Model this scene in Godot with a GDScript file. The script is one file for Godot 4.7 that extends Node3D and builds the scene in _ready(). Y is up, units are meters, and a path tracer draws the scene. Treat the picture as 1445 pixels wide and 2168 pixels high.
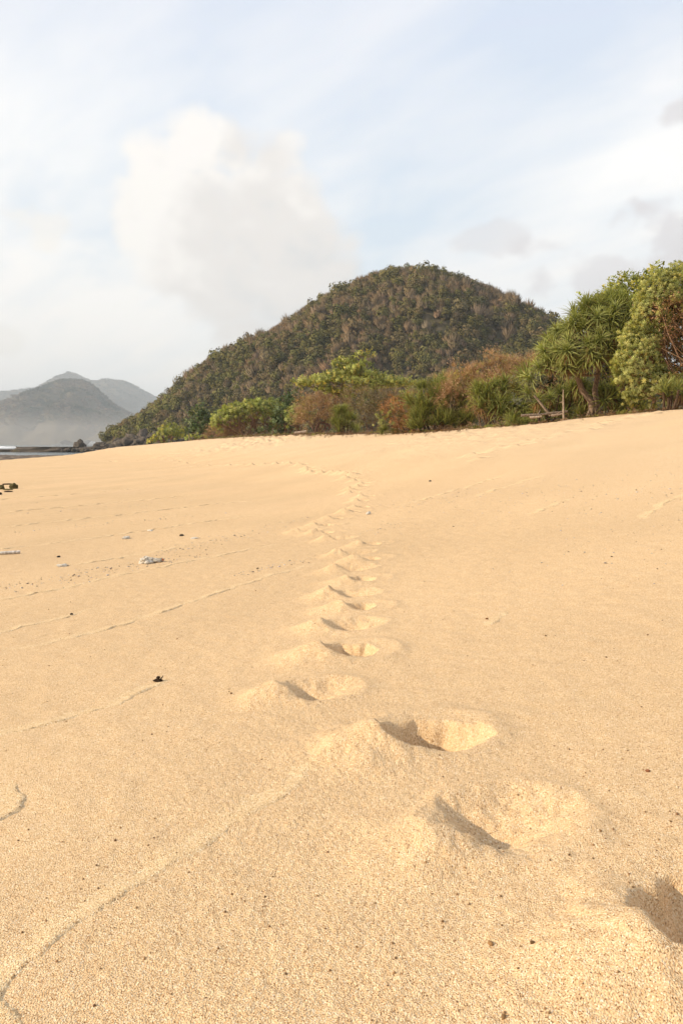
extends Node3D
# A tropical beach at low sun: coarse golden sand with one trail of footprints, a belt of
# beach shrubs and screw pines along the berm, a wooded hill, hazy hills across the bay.
# Metres; the camera looks along -z, D below is the distance along -z.

var rng := RandomNumberGenerator.new()
var taken := {}
var mats := {}
const SUN_DIR := Vector3(-0.864, 0.454, 0.215)      # towards the sun

# ------------------------------------------------------------------ shape of the beach
const XC := [[-60, 17], [-30, 16.5], [0, 15.5], [15, 14], [22, 12.8], [27, 11.2], [32, 9.2], [38, 7.7], [45, 6.6], [52, 4.5], [60, 1.3], [75, -5.4], [95, -15], [115, -26], [140, -40], [180, -62]]
const HC := [[-60, 2.3], [0, 2.3], [15, 2.3], [27, 2.3], [32, 2.05], [45, 1.94], [60, 1.9], [75, 2.0], [95, 1.76], [115, 1.1], [140, 0.6], [180, 0.5]]
const HG := [[-40, 1.02], [-8, 1.03], [0, 1.0], [4, 0.78], [8, 0.48], [12, 0.16], [15, 0.0], [20, -0.1], [30, -0.22], [45, -0.36], [60, -0.6], [90, -1.4]]
var lut_x := PackedFloat32Array()
var lut_c := PackedFloat32Array()
var lut_h := PackedFloat32Array()
var lut_g := PackedFloat32Array()
var n_big := FastNoiseLite.new()
var n_mid := FastNoiseLite.new()
var n_fine := FastNoiseLite.new()
var prints := []            # [X, D, turn, scale, depth, mound, wide]
var print_cells := {}


func spline(t: Array, x: float) -> float:
	if x <= t[0][0]: return t[0][1]
	var n: int = t.size()
	if x >= t[n - 1][0]: return t[n - 1][1]
	var i := 0
	while i < n - 2 and x > t[i + 1][0]: i += 1
	var m := [0.0, 0.0]
	for k in 2:
		var a: int = clampi(i + k - 1, 0, n - 1)
		var b: int = clampi(i + k + 1, 0, n - 1)
		m[k] = (float(t[b][1]) - t[a][1]) / (float(t[b][0]) - t[a][0])
	var h: float = float(t[i + 1][0]) - t[i][0]
	var s: float = (x - t[i][0]) / h
	return (2 * s * s * s - 3 * s * s + 1) * t[i][1] + (s * s * s - 2 * s * s + s) * h * m[0] + (3 * s * s - 2 * s * s * s) * t[i + 1][1] + (s * s * s - s * s) * h * m[1]


func make_luts() -> void:
	for i in 481:
		var d := -60.0 + i * 0.5
		lut_x.append(spline(XC, d))
		var sl := (spline(XC, d + 1) - spline(XC, d - 1)) / 2.0
		lut_c.append(1.0 / sqrt(1.0 + sl * sl))
		lut_h.append(spline(HC, d))
	for i in 521:
		lut_g.append(spline(HG, -40.0 + i * 0.25))


func at_lut(t: PackedFloat32Array, f: float) -> float:
	f = clampf(f, 0.0, t.size() - 1.001)
	var i := int(f)
	return lerpf(t[i], t[i + 1], f - i)


func base_height(x: float, d: float) -> float:
	var f := (d + 60.0) * 2.0
	var q := (at_lut(lut_x, f) - x) * at_lut(lut_c, f)
	var g := at_lut(lut_g, (q + 40.0) * 4.0)
	var h := g * at_lut(lut_h, f) if g > 0.0 else g * 2.3
	var s := -32.0 + (d - 80.0) * 0.07 - x
	if s > 0.0: h -= 0.25 * s * minf(1.0, s / 2.0)
	return h


func sand_height(x: float, d: float) -> float:
	var h := base_height(x, d)
	var r := absf(x) + absf(d)
	h += n_big.get_noise_2d(x * 0.83 + d * 0.56, d * 0.83 - x * 0.56) * 0.03
	if r < 30.0:
		h += n_mid.get_noise_2d(x, d) * 0.0055 * smoothstep(30.0, 9.0, r)
		if r < 5.0:
			h += n_fine.get_noise_2d(x, d) * 0.0022 * smoothstep(5.0, 3.0, r)
	# trodden sand below the berm
	var w := exp(-pow((x - 6.4) / 4.5, 2) - pow((d - 33.0) / 9.0, 2))
	if w > 0.02:
		h += w * 0.075 * n_mid.get_noise_2d(x * 0.30 + 60.0, d * 0.16)
	w = exp(-pow((x + 6.0) / 7.0, 2) - pow((d - 66.0) / 9.0, 2))
	if w > 0.02:
		h += w * 0.16 * n_mid.get_noise_2d(x * 0.2 + 90.0, d * 0.08)
	var near = print_cells.get(Vector2i(floori(x), floori(d)))
	if near != null:
		for p in near:
			h = pressed(h, p, x, d)
	return h


func pressed(h: float, p: Array, x: float, d: float) -> float:
	var dx: float = x - p[0]
	var dd: float = d - p[1]
	var s: float = p[3]
	if dx * dx + dd * dd > 0.5 * s * s: return h
	var ct := cos(p[2])
	var sn := sin(p[2])
	var u := (dx * ct - dd * sn) / s
	var v := (dx * sn + dd * ct) / s
	var wob := n_mid.get_noise_2d(x * 1.3 + 31.0, d * 1.3) * 0.17
	u += wob * 0.16
	v += n_mid.get_noise_2d(x * 1.2 - 17.0, d * 1.2 + 9.0) * 0.03
	# the heap the foot pushed out, to the seaward side and back
	var deep: bool = p[7]
	var e := (pow((u + 0.165) / 0.165, 2) + pow((v + 0.09) / 0.15, 2)) if deep else (pow((u + 0.165) / 0.14, 2) + pow((v + 0.095) / 0.135, 2))
	var mound: float = p[5] * s * exp(-pow(e, 0.9))
	var ru := (u - 0.05) / 0.23
	var rv := (v - 0.02) / 0.23
	mound += 0.010 * s * exp(-pow((sqrt(ru * ru + rv * rv) - 1.0) / 0.22, 2.0))
	var dip: float
	if deep:      # a round bowl, steep on three sides, with a slope of slid sand on the landward one
		var su: float = 1.0 / 0.115 if u < 0.0 else 1.0 / (p[6] as float)
		var sv := 1.0 / 0.155 if v < 0.0 else 1.0 / 0.15
		dip = 1.0 - pow(u * u * su * su + v * v * sv * sv, 0.78)
	else:         # a scoop behind a slanting lip
		var a := -u * 0.88 - v * 0.47
		var b := -u * 0.47 + v * 0.88
		var sa: float = 1.0 / 0.085 if a > 0.0 else 1.0 / (p[6] as float)
		dip = 1.0 - sqrt(a * a * sa * sa + b * b / 0.0289)
	var pit: float = h - p[4] * s * dip
	pit += n_fine.get_noise_2d(x * 0.5, d * 0.5) * 0.004 + n_mid.get_noise_2d(x * 0.9, d * 0.9) * 0.009
	var top := h + mound
	var k := 0.018 * s
	var mix := clampf(0.5 + 0.5 * (top - pit) / k, 0.0, 1.0)
	return lerpf(top, pit, mix) - k * mix * (1.0 - mix)


func ground(x: float, d: float) -> Vector3:
	return Vector3(x, sand_height(x, d), -d)


# ------------------------------------------------------------------ helpers
func numbered(called: String) -> String:
	taken[called] = taken.get(called, -1) + 1
	return called if taken[called] == 0 else "%s_%03d" % [called, taken[called]]


func tag(o: Node, label: String, category: String, group := "", kind := "") -> void:
	if label: o.set_meta("label", label)
	if category: o.set_meta("category", category)
	if group: o.set_meta("group", group)
	if kind: o.set_meta("kind", kind)


func thing(called: String, label: String, category: String, where: Vector3, group := "") -> Node3D:
	var o := Node3D.new()
	o.name = numbered(called)
	add_child(o, true)
	o.position = where
	tag(o, label, category, group)
	return o


func part(parent: Node, called: String, mesh: Mesh, mat: Material, xf := Transform3D()) -> MeshInstance3D:
	var o := MeshInstance3D.new()
	o.name = called if parent != self else numbered(called)
	o.mesh = mesh
	o.material_override = mat
	o.transform = xf
	parent.add_child(o, true)
	return o


class MB:
	var v := PackedVector3Array()
	var n := PackedVector3Array()
	var c := PackedColorArray()
	var i := PackedInt32Array()

	func put(p: Vector3, nn: Vector3, col: Color) -> int:
		v.append(p); n.append(nn); c.append(col)
		return v.size() - 1

	func tri(a: Vector3, b: Vector3, d: Vector3, col: Color) -> void:
		var nn := (d - a).cross(b - a).normalized()
		var k := v.size()
		put(a, nn, col); put(b, nn, col); put(d, nn, col)
		i.append(k); i.append(k + 1); i.append(k + 2)

	func soft(a: Vector3, b: Vector3, d: Vector3, col: Color, out: Vector3, k_: float) -> void:
		# a leaf that shades partly as the surface of the crown it belongs to
		var nn := (d - a).cross(b - a).normalized()
		if nn.dot(out) < 0.0:
			var t := b
			b = d
			d = t
			nn = -nn
		nn = nn.lerp(out, k_).normalized()
		var k := v.size()
		put(a, nn, col); put(b, nn, col); put(d, nn, col)
		i.append(k); i.append(k + 1); i.append(k + 2)

	func quad(a: Vector3, b: Vector3, d: Vector3, e: Vector3, col: Color) -> void:
		tri(a, b, d, col); tri(a, d, e, col)

	func tube(p: Array, r: Array, sides: int, col: Color, cap := true) -> void:
		var first := v.size()
		var side := Vector3.RIGHT
		for k in p.size():
			var t: Vector3 = (p[mini(k + 1, p.size() - 1)] - p[maxi(k - 1, 0)]).normalized()
			if absf(t.dot(side)) > 0.9: side = Vector3.FORWARD if absf(t.z) < 0.8 else Vector3.UP
			side = (side - t * side.dot(t)).normalized()
			var up := t.cross(side)
			for s in sides:
				var a := TAU * s / sides
				var o := side * cos(a) + up * sin(a)
				put(p[k] + o * r[k], o, col)
		for k in p.size() - 1:
			for s in sides:
				var a := first + k * sides + s
				var b := first + k * sides + (s + 1) % sides
				i.append_array(PackedInt32Array([a, a + sides, b, b, a + sides, b + sides]))
		if cap:
			for e in 2:
				var k: int = 0 if e == 0 else p.size() - 1
				var t: Vector3 = (p[1] - p[0]).normalized() * -1.0 if e == 0 else (p[k] - p[k - 1]).normalized()
				var m := put(p[k], t, col)
				for s in sides:
					var a := put(v[first + k * sides + s], t, col)
					var b := put(v[first + k * sides + (s + 1) % sides], t, col)
					if e == 0: i.append_array(PackedInt32Array([m, a, b]))
					else: i.append_array(PackedInt32Array([m, b, a]))

	func mesh() -> ArrayMesh:
		var a := []
		a.resize(Mesh.ARRAY_MAX)
		a[Mesh.ARRAY_VERTEX] = v
		a[Mesh.ARRAY_NORMAL] = n
		a[Mesh.ARRAY_COLOR] = c
		a[Mesh.ARRAY_INDEX] = i
		var m := ArrayMesh.new()
		m.add_surface_from_arrays(Mesh.PRIMITIVE_TRIANGLES, a)
		return m


func grid_mesh(rows: int, cols: int, v: PackedVector3Array, c := PackedColorArray()) -> ArrayMesh:
	# rows x cols points; the row index grows away from the camera, columns to the right
	var n := PackedVector3Array()
	n.resize(v.size())
	var idx := PackedInt32Array()
	idx.resize((rows - 1) * (cols - 1) * 6)
	var w := 0
	for r in rows:
		var r0 := maxi(r - 1, 0) * cols
		var r1 := mini(r + 1, rows - 1) * cols
		for k in cols:
			var a := v[r * cols + mini(k + 1, cols - 1)] - v[r * cols + maxi(k - 1, 0)]
			var b := v[r1 + k] - v[r0 + k]
			var nn := a.cross(b)
			n[r * cols + k] = nn.normalized() if nn.y > 0 else -nn.normalized()
			if r < rows - 1 and k < cols - 1:
				var o := r * cols + k
				idx[w] = o; idx[w + 1] = o + cols; idx[w + 2] = o + 1
				idx[w + 3] = o + 1; idx[w + 4] = o + cols; idx[w + 5] = o + cols + 1
				w += 6
	var a := []
	a.resize(Mesh.ARRAY_MAX)
	a[Mesh.ARRAY_VERTEX] = v
	a[Mesh.ARRAY_NORMAL] = n
	a[Mesh.ARRAY_INDEX] = idx
	if c.size(): a[Mesh.ARRAY_COLOR] = c
	var m := ArrayMesh.new()
	m.add_surface_from_arrays(Mesh.PRIMITIVE_TRIANGLES, a)
	return m


func scatter(parent: Node, called: String, mesh: Mesh, mat: Material, xf: Array, cols: PackedColorArray) -> MultiMeshInstance3D:
	var mm := MultiMesh.new()
	mm.transform_format = MultiMesh.TRANSFORM_3D
	mm.use_colors = true
	mm.mesh = mesh
	mm.instance_count = xf.size()
	for k in xf.size():
		mm.set_instance_transform(k, xf[k])
		mm.set_instance_color(k, cols[k])
	var o := MultiMeshInstance3D.new()
	o.name = called if parent != self else numbered(called)
	o.multimesh = mm
	o.material_override = mat
	parent.add_child(o, true)
	o.set_meta("kind", "stuff")
	return o


func noise(seed_: int, wave: float, octaves := 3) -> FastNoiseLite:
	var f := FastNoiseLite.new()
	f.noise_type = FastNoiseLite.TYPE_SIMPLEX_SMOOTH
	f.seed = seed_
	f.frequency = 1.0 / wave
	f.fractal_type = FastNoiseLite.FRACTAL_FBM
	f.fractal_octaves = octaves
	return f


func noise_tex(f: FastNoiseLite, size: int, ramp: Gradient = null, bump := -1.0) -> NoiseTexture2D:
	var t := NoiseTexture2D.new()
	t.width = size
	t.height = size
	t.seamless = true
	t.noise = f
	if ramp: t.color_ramp = ramp
	if bump > 0.0:
		t.as_normal_map = true
		t.bump_strength = bump
	return t


func gradient(stops: Array) -> Gradient:
	var g := Gradient.new()
	var o := PackedFloat32Array()
	var c := PackedColorArray()
	for s in stops:
		o.append(s[0])
		c.append(s[1])
	g.offsets = o
	g.colors = c
	return g


func lin(r: float, g: float, b: float) -> Color:
	return Color(r, g, b).linear_to_srgb()


func vary(c: Color, by: float) -> Color:
	var k := rng.randf_range(1.0 - by, 1.0 + by)
	return Color(c.r * k * rng.randf_range(0.93, 1.07), c.g * k, c.b * k * rng.randf_range(0.9, 1.1))


func rand_dir() -> Vector3:
	var y := rng.randf_range(-1, 1)
	var a := rng.randf() * TAU
	var s := sqrt(1 - y * y)
	return Vector3(cos(a) * s, y, sin(a) * s)


func facing(up: Vector3, spin: float, size: Vector3) -> Basis:
	up = up.normalized()
	var x := up.cross(Vector3.FORWARD if absf(up.z) < 0.9 else Vector3.RIGHT).normalized()
	x = x.rotated(up, spin)
	return Basis(x * size.x, up * size.y, x.cross(up) * size.z)


# ------------------------------------------------------------------ sky
var s_warp: FastNoiseLite
var s_puff: FastNoiseLite
var s_veil: FastNoiseLite
# heaps and wisps of cloud: azimuth, elevation, half width, half height (degrees)
const HEAPS := [[-12.6, 18.0, 2.2, 2.4], [-10.0, 19.3, 2.5, 2.4], [-7.2, 19.5, 2.4, 2.2], [-4.8, 18.8, 2.0, 2.1], [-13.4, 15.3, 2.6, 2.6], [-10.0, 14.6, 4.6, 4.4], [-5.4, 14.8, 4.3, 4.2], [-2.6, 12.8, 3.3, 3.2], [-0.9, 11.2, 2.5, 2.2], [-8.0, 10.8, 4.2, 3.4], [-3.8, 9.8, 3.6, 3.0], [-11.0, 11.6, 2.6, 2.6], [-6.0, 7.6, 3.6, 2.0]]
const WISPS := [[10.6, 13.8, 2.4, 1.0, 0.30], [14.2, 13.1, 2.1, 0.8, 0.28], [17.8, 11.6, 4.4, 1.7, 0.55], [21.6, 13.7, 5.0, 2.3, 0.7], [25.5, 13.4, 4.6, 2.4, 0.75], [22.6, 20.2, 1.9, 0.8, 0.6], [-18.9, 14.2, 2.3, 1.3, 0.35], [-22.8, 6.6, 2.2, 1.7, 0.45], [29, 17, 4, 2, 0.6], [-34, 12, 4, 2.2, 0.4], [38, 14, 5, 2, 0.6], [-48, 17, 6, 3, 0.4], [60, 15, 6, 2.6, 0.6], [-75, 14, 6, 2.6, 0.4], [95, 16, 7, 3, 0.5], [130, 14, 7, 3, 0.5], [170, 15, 7, 3, 0.5], [-150, 16, 7, 3, 0.5], [-115, 15, 6, 3, 0.4]]


func sky_color(az: float, el: float) -> Color:
	var a := deg_to_rad(az)
	var e := deg_to_rad(el)
	var p := Vector3(sin(a) * cos(e), sin(e), -cos(a) * cos(e))
	# high veil, drawn out in streaks
	var lift := 1.0 / maxf(p.y + 0.28, 0.2)
	var q := Vector3(p.x * lift, p.z * lift * 0.62, 0.0)
	var wx := s_warp.get_noise_3d(q.x, q.y, 0.0)
	var veil := s_veil.get_noise_3d(q.x * 0.8 + wx * 0.35, q.y * 2.0 - q.x * 0.8 + wx * 0.25, 3.0)
	var v := 0.54 + veil * 0.85
	v += 0.36 * s_veil.get_noise_3d(q.x * 2.2 + q.y * 1.6 + wx * 0.5, q.y * 7.0 - q.x * 3.0, 9.0)
	v += 0.34 * smoothstep(6.0, -26.0, az) * smoothstep(30.0, 18.0, el) + 0.15 * exp(-el / 9.0)
	v += 0.42 * exp(-pow((az - 19.5) / 6.5, 2) - pow((el - 18.0) / 3.6, 2))
	v -= 0.34 * exp(-pow((az - 13.0) / 6.0, 2) - pow((el - 25.5) / 4.5, 2))
	v -= 0.28 * exp(-pow((az + 20.0) / 4.5, 2) - pow((el - 27.0) / 4.0, 2))
	v -= 0.30 * exp(-pow((az - 5.5) / 6.0, 2) - pow((el - 14.5) / 3.5, 2))
	v = clampf(v, 0.0, 1.0)
	var t := smoothstep(0.0, 34.0, el)
	var high := smoothstep(32.0, 90.0, el)
	var blue := Color(0.65, 0.765, 0.845).lerp(Color(0.62, 0.69, 0.82), t).lerp(Color(0.40, 0.55, 0.84), high)
	var white := Color(0.96, 0.935, 0.90).lerp(Color(0.825, 0.835, 0.875).lerp(Color(1.0, 0.98, 0.955), smoothstep(12.0, -20.0, az) * smoothstep(28.0, 18.0, el)), t)
	white = white.lerp(Color(0.96, 0.95, 0.935), exp(-pow((az - 19.5) / 8.0, 2) - pow((el - 17.0) / 5.0, 2))).lerp(Color(0.80, 0.82, 0.88), high)
	var c := blue.lerp(white, v)
	c = c.lerp(Color(1.0, 0.95, 0.88), 0.85 * exp(-pow(el / 7.5, 2.0)))
	if el > 34.0 or el < -1.0:
		return c
	# low grey wisps and the heaped cloud
	var n1 := s_puff.get_noise_3d(p.x, p.y * 1.25, p.z)
	for w in WISPS:
		var r := sqrt(pow((az - w[0]) / w[2], 2) + pow((el - w[1]) / w[3], 2))
		if r < 2.2:
			var k := smoothstep(-0.1, 0.7, 1.0 - r + n1 * 1.6)
			var tone := Color(0.69, 0.665, 0.675).lerp(Color(0.93, 0.88, 0.80), smoothstep(2.0, -14.0, az))
			tone = tone.lerp(Color(0.74, 0.73, 0.75), clampf(0.5 - n1 * 1.0, 0.0, 1.0) * 0.35)
			c = c.lerp(tone, k * minf(w[4] + 0.2, 0.9))
	if az > -24.0 and az < 9.0 and el < 26.0:
		var d := -1.0
		for h in HEAPS:
			var r := sqrt(pow((az - h[0]) / h[2], 2) + pow((el - h[1]) / h[3], 2))
			d = maxf(d, (1.0 - r) * minf(h[2], h[3]) * 0.5)
		if d > -0.95:
			var n2 := s_puff.get_noise_3d(p.x * 2.3 + 5.0, p.y * 2.3, p.z * 2.3)
			var k := smoothstep(-0.25, 0.75, d + n1 * 0.9 + n2 * 0.22)
			k *= smoothstep(2.0, 8.5, el + n1 * 2.0)
			var s := clampf((az + 15.0) / 17.0 * 0.62 + (20.5 - el) / 15.0 * 0.52 - n1 * 0.5 - n2 * 0.1, 0.0, 1.0)
			var tone := Color(0.95, 0.91, 0.86).lerp(Color(0.79, 0.752, 0.715), smoothstep(0.05, 0.6, s)).lerp(Color(0.68, 0.68, 0.675), smoothstep(0.6, 1.0, s))
			c = c.lerp(tone, k * 0.96)
	return c


func sky_image() -> Image:
	s_warp = noise(5, 0.9, 3)
	s_puff = noise(8, 0.085, 5)
	s_puff.fractal_gain = 0.42
	s_veil = noise(14, 0.85, 5)
	var W := 512
	var small := Image.create(W, W / 2, false, Image.FORMAT_RGB8)
	for y in W / 2:
		var el := 90.0 - (y + 0.5) * 360.0 / W
		for x in W:
			small.set_pixel(x, y, sky_color(wrapf((x + 0.5) * 360.0 / W, -180.0, 180.0), maxf(el, -2.0)).linear_to_srgb())
	var B := 4096
	small.resize(B, B / 2, Image.INTERPOLATE_CUBIC)
	for y in range(B / 4 - 410, B / 4 + 12):      # the same sky, finer, over the bay
		var el := 90.0 - (y + 0.5) * 360.0 / B
		for x in range(-320, 320):
			small.set_pixel(posmod(x, B), y, sky_color((x + 0.5) * 360.0 / B, maxf(el, -2.0)).linear_to_srgb())
	return small


# ------------------------------------------------------------------ scene
func _ready() -> void:
	rng.seed = 11
	n_big = noise(3, 3.3, 2)
	n_big.noise_type = FastNoiseLite.TYPE_VALUE_CUBIC
	n_big.fractal_gain = 0.4
	n_mid = noise(4, 0.22, 3)
	n_fine = noise(6, 0.028, 2)
	make_luts()
	# camera
	var cam := Camera3D.new()
	cam.name = "camera"
	cam.fov = 65.05
	cam.near = 0.05
	cam.far = 40000.0
	add_child(cam)
	cam.position = Vector3(0, base_height(0, 0) + 1.2, 0)
	cam.rotation_degrees = Vector3(-4.84, 0, 0)
	cam.current = true
	# sky and air
	var env := Environment.new()
	env.background_mode = Environment.BG_SKY
	var sm := PanoramaSkyMaterial.new()
	sm.panorama = ImageTexture.create_from_image(sky_image())
	var sky := Sky.new()
	sky.sky_material = sm
	env.background_energy_multiplier = 0.98
	env.volumetric_fog_enabled = true
	env.volumetric_fog_density = 0.0
	env.sky = sky
	env.tonemap_mode = Environment.TONE_MAPPER_LINEAR
	env.tonemap_exposure = 1.21
	env.sdfgi_enabled = true
	env.ssao_enabled = true
	env.ssil_enabled = true
	env.fog_enabled = true
	env.fog_density = 0.000155
	env.fog_light_color = Color(0.93, 0.97, 1.0)
	var we := WorldEnvironment.new()
	we.name = "air"
	we.environment = env
	add_child(we)
	# sun, low on the left over the sea
	var sun := DirectionalLight3D.new()
	sun.name = "sun"
	sun.light_energy = 1.6
	sun.light_color = Color(1.0, 0.93, 0.825)
	sun.light_angular_distance = 0.53
	sun.shadow_enabled = true
	add_child(sun)
	sun.look_at_from_position(Vector3.ZERO, -SUN_DIR)

	make_materials()
	make_prints()
	make_beach()
	make_water()
	make_hill()
	make_far_hills()
	make_mist()
	make_leaf_meshes()
	make_plants()
	make_rocks()
	make_driftwood()
	make_litter()


func std(called: String, c: Color, rough := 0.9) -> StandardMaterial3D:
	var m := StandardMaterial3D.new()
	m.resource_name = called
	m.albedo_color = c
	m.roughness = rough
	m.metallic_specular = 0.3
	mats[called] = m
	return m


func make_materials() -> void:
	# coarse coral sand: grains that differ in tone, each a small bump
	var cell := FastNoiseLite.new()
	cell.seed = 21
	cell.noise_type = FastNoiseLite.TYPE_CELLULAR
	cell.cellular_return_type = FastNoiseLite.RETURN_CELL_VALUE
	cell.frequency = 0.27
	cell.fractal_type = FastNoiseLite.FRACTAL_NONE
	var ramp := gradient([
		[0.0, lin(0.24, 0.13, 0.06)], [0.05, lin(0.42, 0.25, 0.12)], [0.10, lin(0.57, 0.37, 0.19)], [0.35, lin(0.64, 0.445, 0.24)],
		[0.62, lin(0.71, 0.52, 0.295)], [0.90, lin(0.79, 0.61, 0.375)], [1.0, lin(0.86, 0.74, 0.55)]])
	var bumps := FastNoiseLite.new()
	bumps.seed = 33
	bumps.noise_type = FastNoiseLite.TYPE_SIMPLEX
	bumps.frequency = 0.12
	bumps.fractal_octaves = 3
	bumps.fractal_gain = 0.55
	var m := std("sand", Color.WHITE, 0.95)
	m.metallic_specular = 0.15
	m.vertex_color_use_as_albedo = true
	var grains := noise_tex(cell, 2048, ramp)
	grains.seamless = false
	m.albedo_texture = grains
	m.heightmap_enabled = true
	var relief := noise_tex(bumps, 2048)
	relief.seamless_blend_skirt = 0.012
	m.heightmap_texture = relief
	m.heightmap_scale = 0.36
	m.uv1_triplanar = true
	m.uv1_world_triplanar = true
	m.uv1_scale = Vector3(0.61, 0.61, 0.61)
	m.uv1_triplanar_sharpness = 4.0
	var leaf := std("leaf", Color.WHITE, 0.5)
	leaf.vertex_color_use_as_albedo = true
	leaf.metallic_specular = 0.4
	leaf.backlight_enabled = true
	leaf.backlight = Color(0.8, 0.8, 0.55)
	var dull := std("forest_leaf", Color.WHITE, 0.85)
	dull.vertex_color_use_as_albedo = true
	dull.metallic_specular = 0.2
	dull.backlight_enabled = true
	dull.backlight = Color(0.4, 0.4, 0.35)
	var bark := std("bark", Color.WHITE, 0.9)
	bark.vertex_color_use_as_albedo = true
	bark.albedo_texture = noise_tex(noise(41, 30, 4), 256, gradient([[0.2, lin(0.45, 0.42, 0.4)], [0.75, lin(1, 1, 1)]]))
	bark.uv1_triplanar = true
	bark.uv1_scale = Vector3(2.5, 0.9, 2.5)
	var rock := std("rock", Color.WHITE, 0.9)
	rock.vertex_color_use_as_albedo = true
	rock.albedo_texture = noise_tex(noise(42, 60, 5), 512, gradient([[0.2, lin(0.4, 0.38, 0.36)], [0.5, lin(0.8, 0.78, 0.75)], [0.8, lin(1, 1, 1)]]))
	rock.uv1_triplanar = true
	rock.uv1_world_triplanar = true
	rock.uv1_scale = Vector3(0.3, 0.5, 0.3)
	rock.heightmap_enabled = true
	rock.heightmap_texture = rock.albedo_texture
	rock.heightmap_scale = 30.0
	var pale := std("coral", Color.WHITE, 0.9)
	pale.vertex_color_use_as_albedo = true
	pale.albedo_texture = noise_tex(noise(43, 24, 4), 256, gradient([[0.25, lin(0.6, 0.56, 0.5)], [0.6, lin(1, 1, 1)]]))
	pale.uv1_triplanar = true
	pale.uv1_scale = Vector3(4, 4, 4)
	var soil := std("hill_soil", Color.WHITE, 1.0)
	soil.vertex_color_use_as_albedo = true
	soil.albedo_texture = noise_tex(noise(44, 40, 5), 512, gradient([[0.25, lin(0.055, 0.048, 0.022)], [0.55, lin(0.10, 0.078, 0.044)], [0.8, lin(0.14, 0.105, 0.065)]]))
	soil.uv1_triplanar = true
	soil.uv1_world_triplanar = true
	soil.uv1_scale = Vector3(0.012, 0.012, 0.012)
	var sea := std("sea", lin(0.10, 0.15, 0.17), 0.12)
	sea.metallic_specular = 0.5
	sea.normal_enabled = true
	sea.normal_texture = noise_tex(noise(45, 40, 4), 512, null, 6.0)
	sea.normal_scale = 0.12
	sea.uv1_triplanar = true
	sea.uv1_world_triplanar = true
	sea.uv1_scale = Vector3(0.08, 0.08, 0.08)
	std("foam", lin(0.85, 0.86, 0.86), 0.9)
	var reef := std("reef", Color.WHITE, 0.7)
	reef.albedo_texture = noise_tex(noise(46, 50, 5), 512, gradient([[0.25, lin(0.04, 0.027, 0.015)], [0.5, lin(0.10, 0.065, 0.035)], [0.75, lin(0.24, 0.18, 0.12)]]))
	reef.uv1_triplanar = true
	reef.uv1_world_triplanar = true
	reef.uv1_scale = Vector3(0.06, 0.06, 0.06)


func make_prints() -> void:
	# the trail, nearest first: X, D; the feet alternate
	var trail := [
		[0.86, 1.80], [0.44, 2.36], [0.30, 3.10], [-0.16, 3.78], [0.04, 4.44], [0.02, 5.10], [0.14, 5.62], [0.06, 6.15], [0.19, 6.73], [0.08, 7.33], [0.27, 7.79], [0.11, 8.29], [0.34, 8.83],
		[-0.04, 9.60], [-0.20, 10.33], [-0.47, 10.68], [-0.23, 11.18], [-0.07, 11.99], [0.21, 12.71], [0.37, 13.33], [0.40, 14.5], [0.53, 15.22], [0.29, 16.5], [0.31, 17.4], [0.49, 17.95],
		[0.58, 18.62], [0.42, 19.7], [0.30, 20.9], [0.45, 21.7], [0.28, 22.4], [0.10, 22.7], [-0.09, 23.1], [-0.42, 23.7], [-0.76, 24.3], [-0.90, 25.0], [-0.97, 26.0], [-1.26, 27.7], [-1.7, 29.0], [-2.3, 30.4], [-2.9, 31.5], [-3.5, 33], [-4.1, 34.6], [-4.8, 36], [-5.5, 38], [-6.3, 39.5], [-7.3, 41], [-8.0, 43]]
	for k in trail.size():
		var deep := k % 2 == 0 or k > 14
		var s := rng.randf_range(0.92, 1.08)
		if k < 3: s = [1.28, 1.12, 1.14][k]
		if k == 3: s = 0.92
		if k > 5: s *= 0.93
		if k > 26: s *= 1.25
		prints.append([trail[k][0], trail[k][1], rng.randf_range(-0.2, 0.2) + (0.0 if deep else 0.22), s, (0.185 if k < 5 else 0.155) if deep else 0.095, (0.075 if deep else 0.08) * rng.randf_range(0.85, 1.2), (0.25 if k < 3 else 0.15 if k < 5 else 0.105) if deep else 0.28, deep])
	prints[1][5] = 0.05
	prints[0][5] = 0.07
	prints[2][5] = 0.095
	# the trail that climbs the berm on the right, and a faint one far left
	var other := [[3.6, 21.3], [3.45, 19.9], [4.35, 21.9], [5.3, 22.6], [4.8, 21.5], [5.55, 22.2], [6.4, 23.0], [7.0, 22.7], [7.8, 24.2], [7.6, 23.4], [8.7, 24.6], [9.3, 25.3], [9.6, 24.9], [10.2, 25.6],
		[-14.5, 58], [-15.6, 59.5], [-17.0, 60], [-18.2, 61.5], [-19.8, 62.5], [-21.5, 63], [-11, 54], [-10, 50.5], [-8.8, 47]]
	for k in other.size():
		prints.append([other[k][0], other[k][1], rng.randf_range(-0.3, 0.3) - 0.3, rng.randf_range(1.2, 1.6), 0.17, 0.05, 0.15, true])
	for k in 26:      # many small dents where people left the berm
		prints.append([rng.randf_range(3.8, 8.6), 0.0, rng.randf_range(-1, 1), rng.randf_range(0.9, 1.4), 0.13, 0.04, 0.15, true])
		prints[-1][1] = rng.randf_range(25.5, 40.0) - prints[-1][0] * 0.2
	for p in prints:
		var r: float = 0.72 * p[3]
		for x in range(floori(p[0] - r), floori(p[0] + r) + 1):
			for d in range(floori(p[1] - r), floori(p[1] + r) + 1):
				var key := Vector2i(x, d)
				if not print_cells.has(key): print_cells[key] = []
				print_cells[key].append(p)


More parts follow.
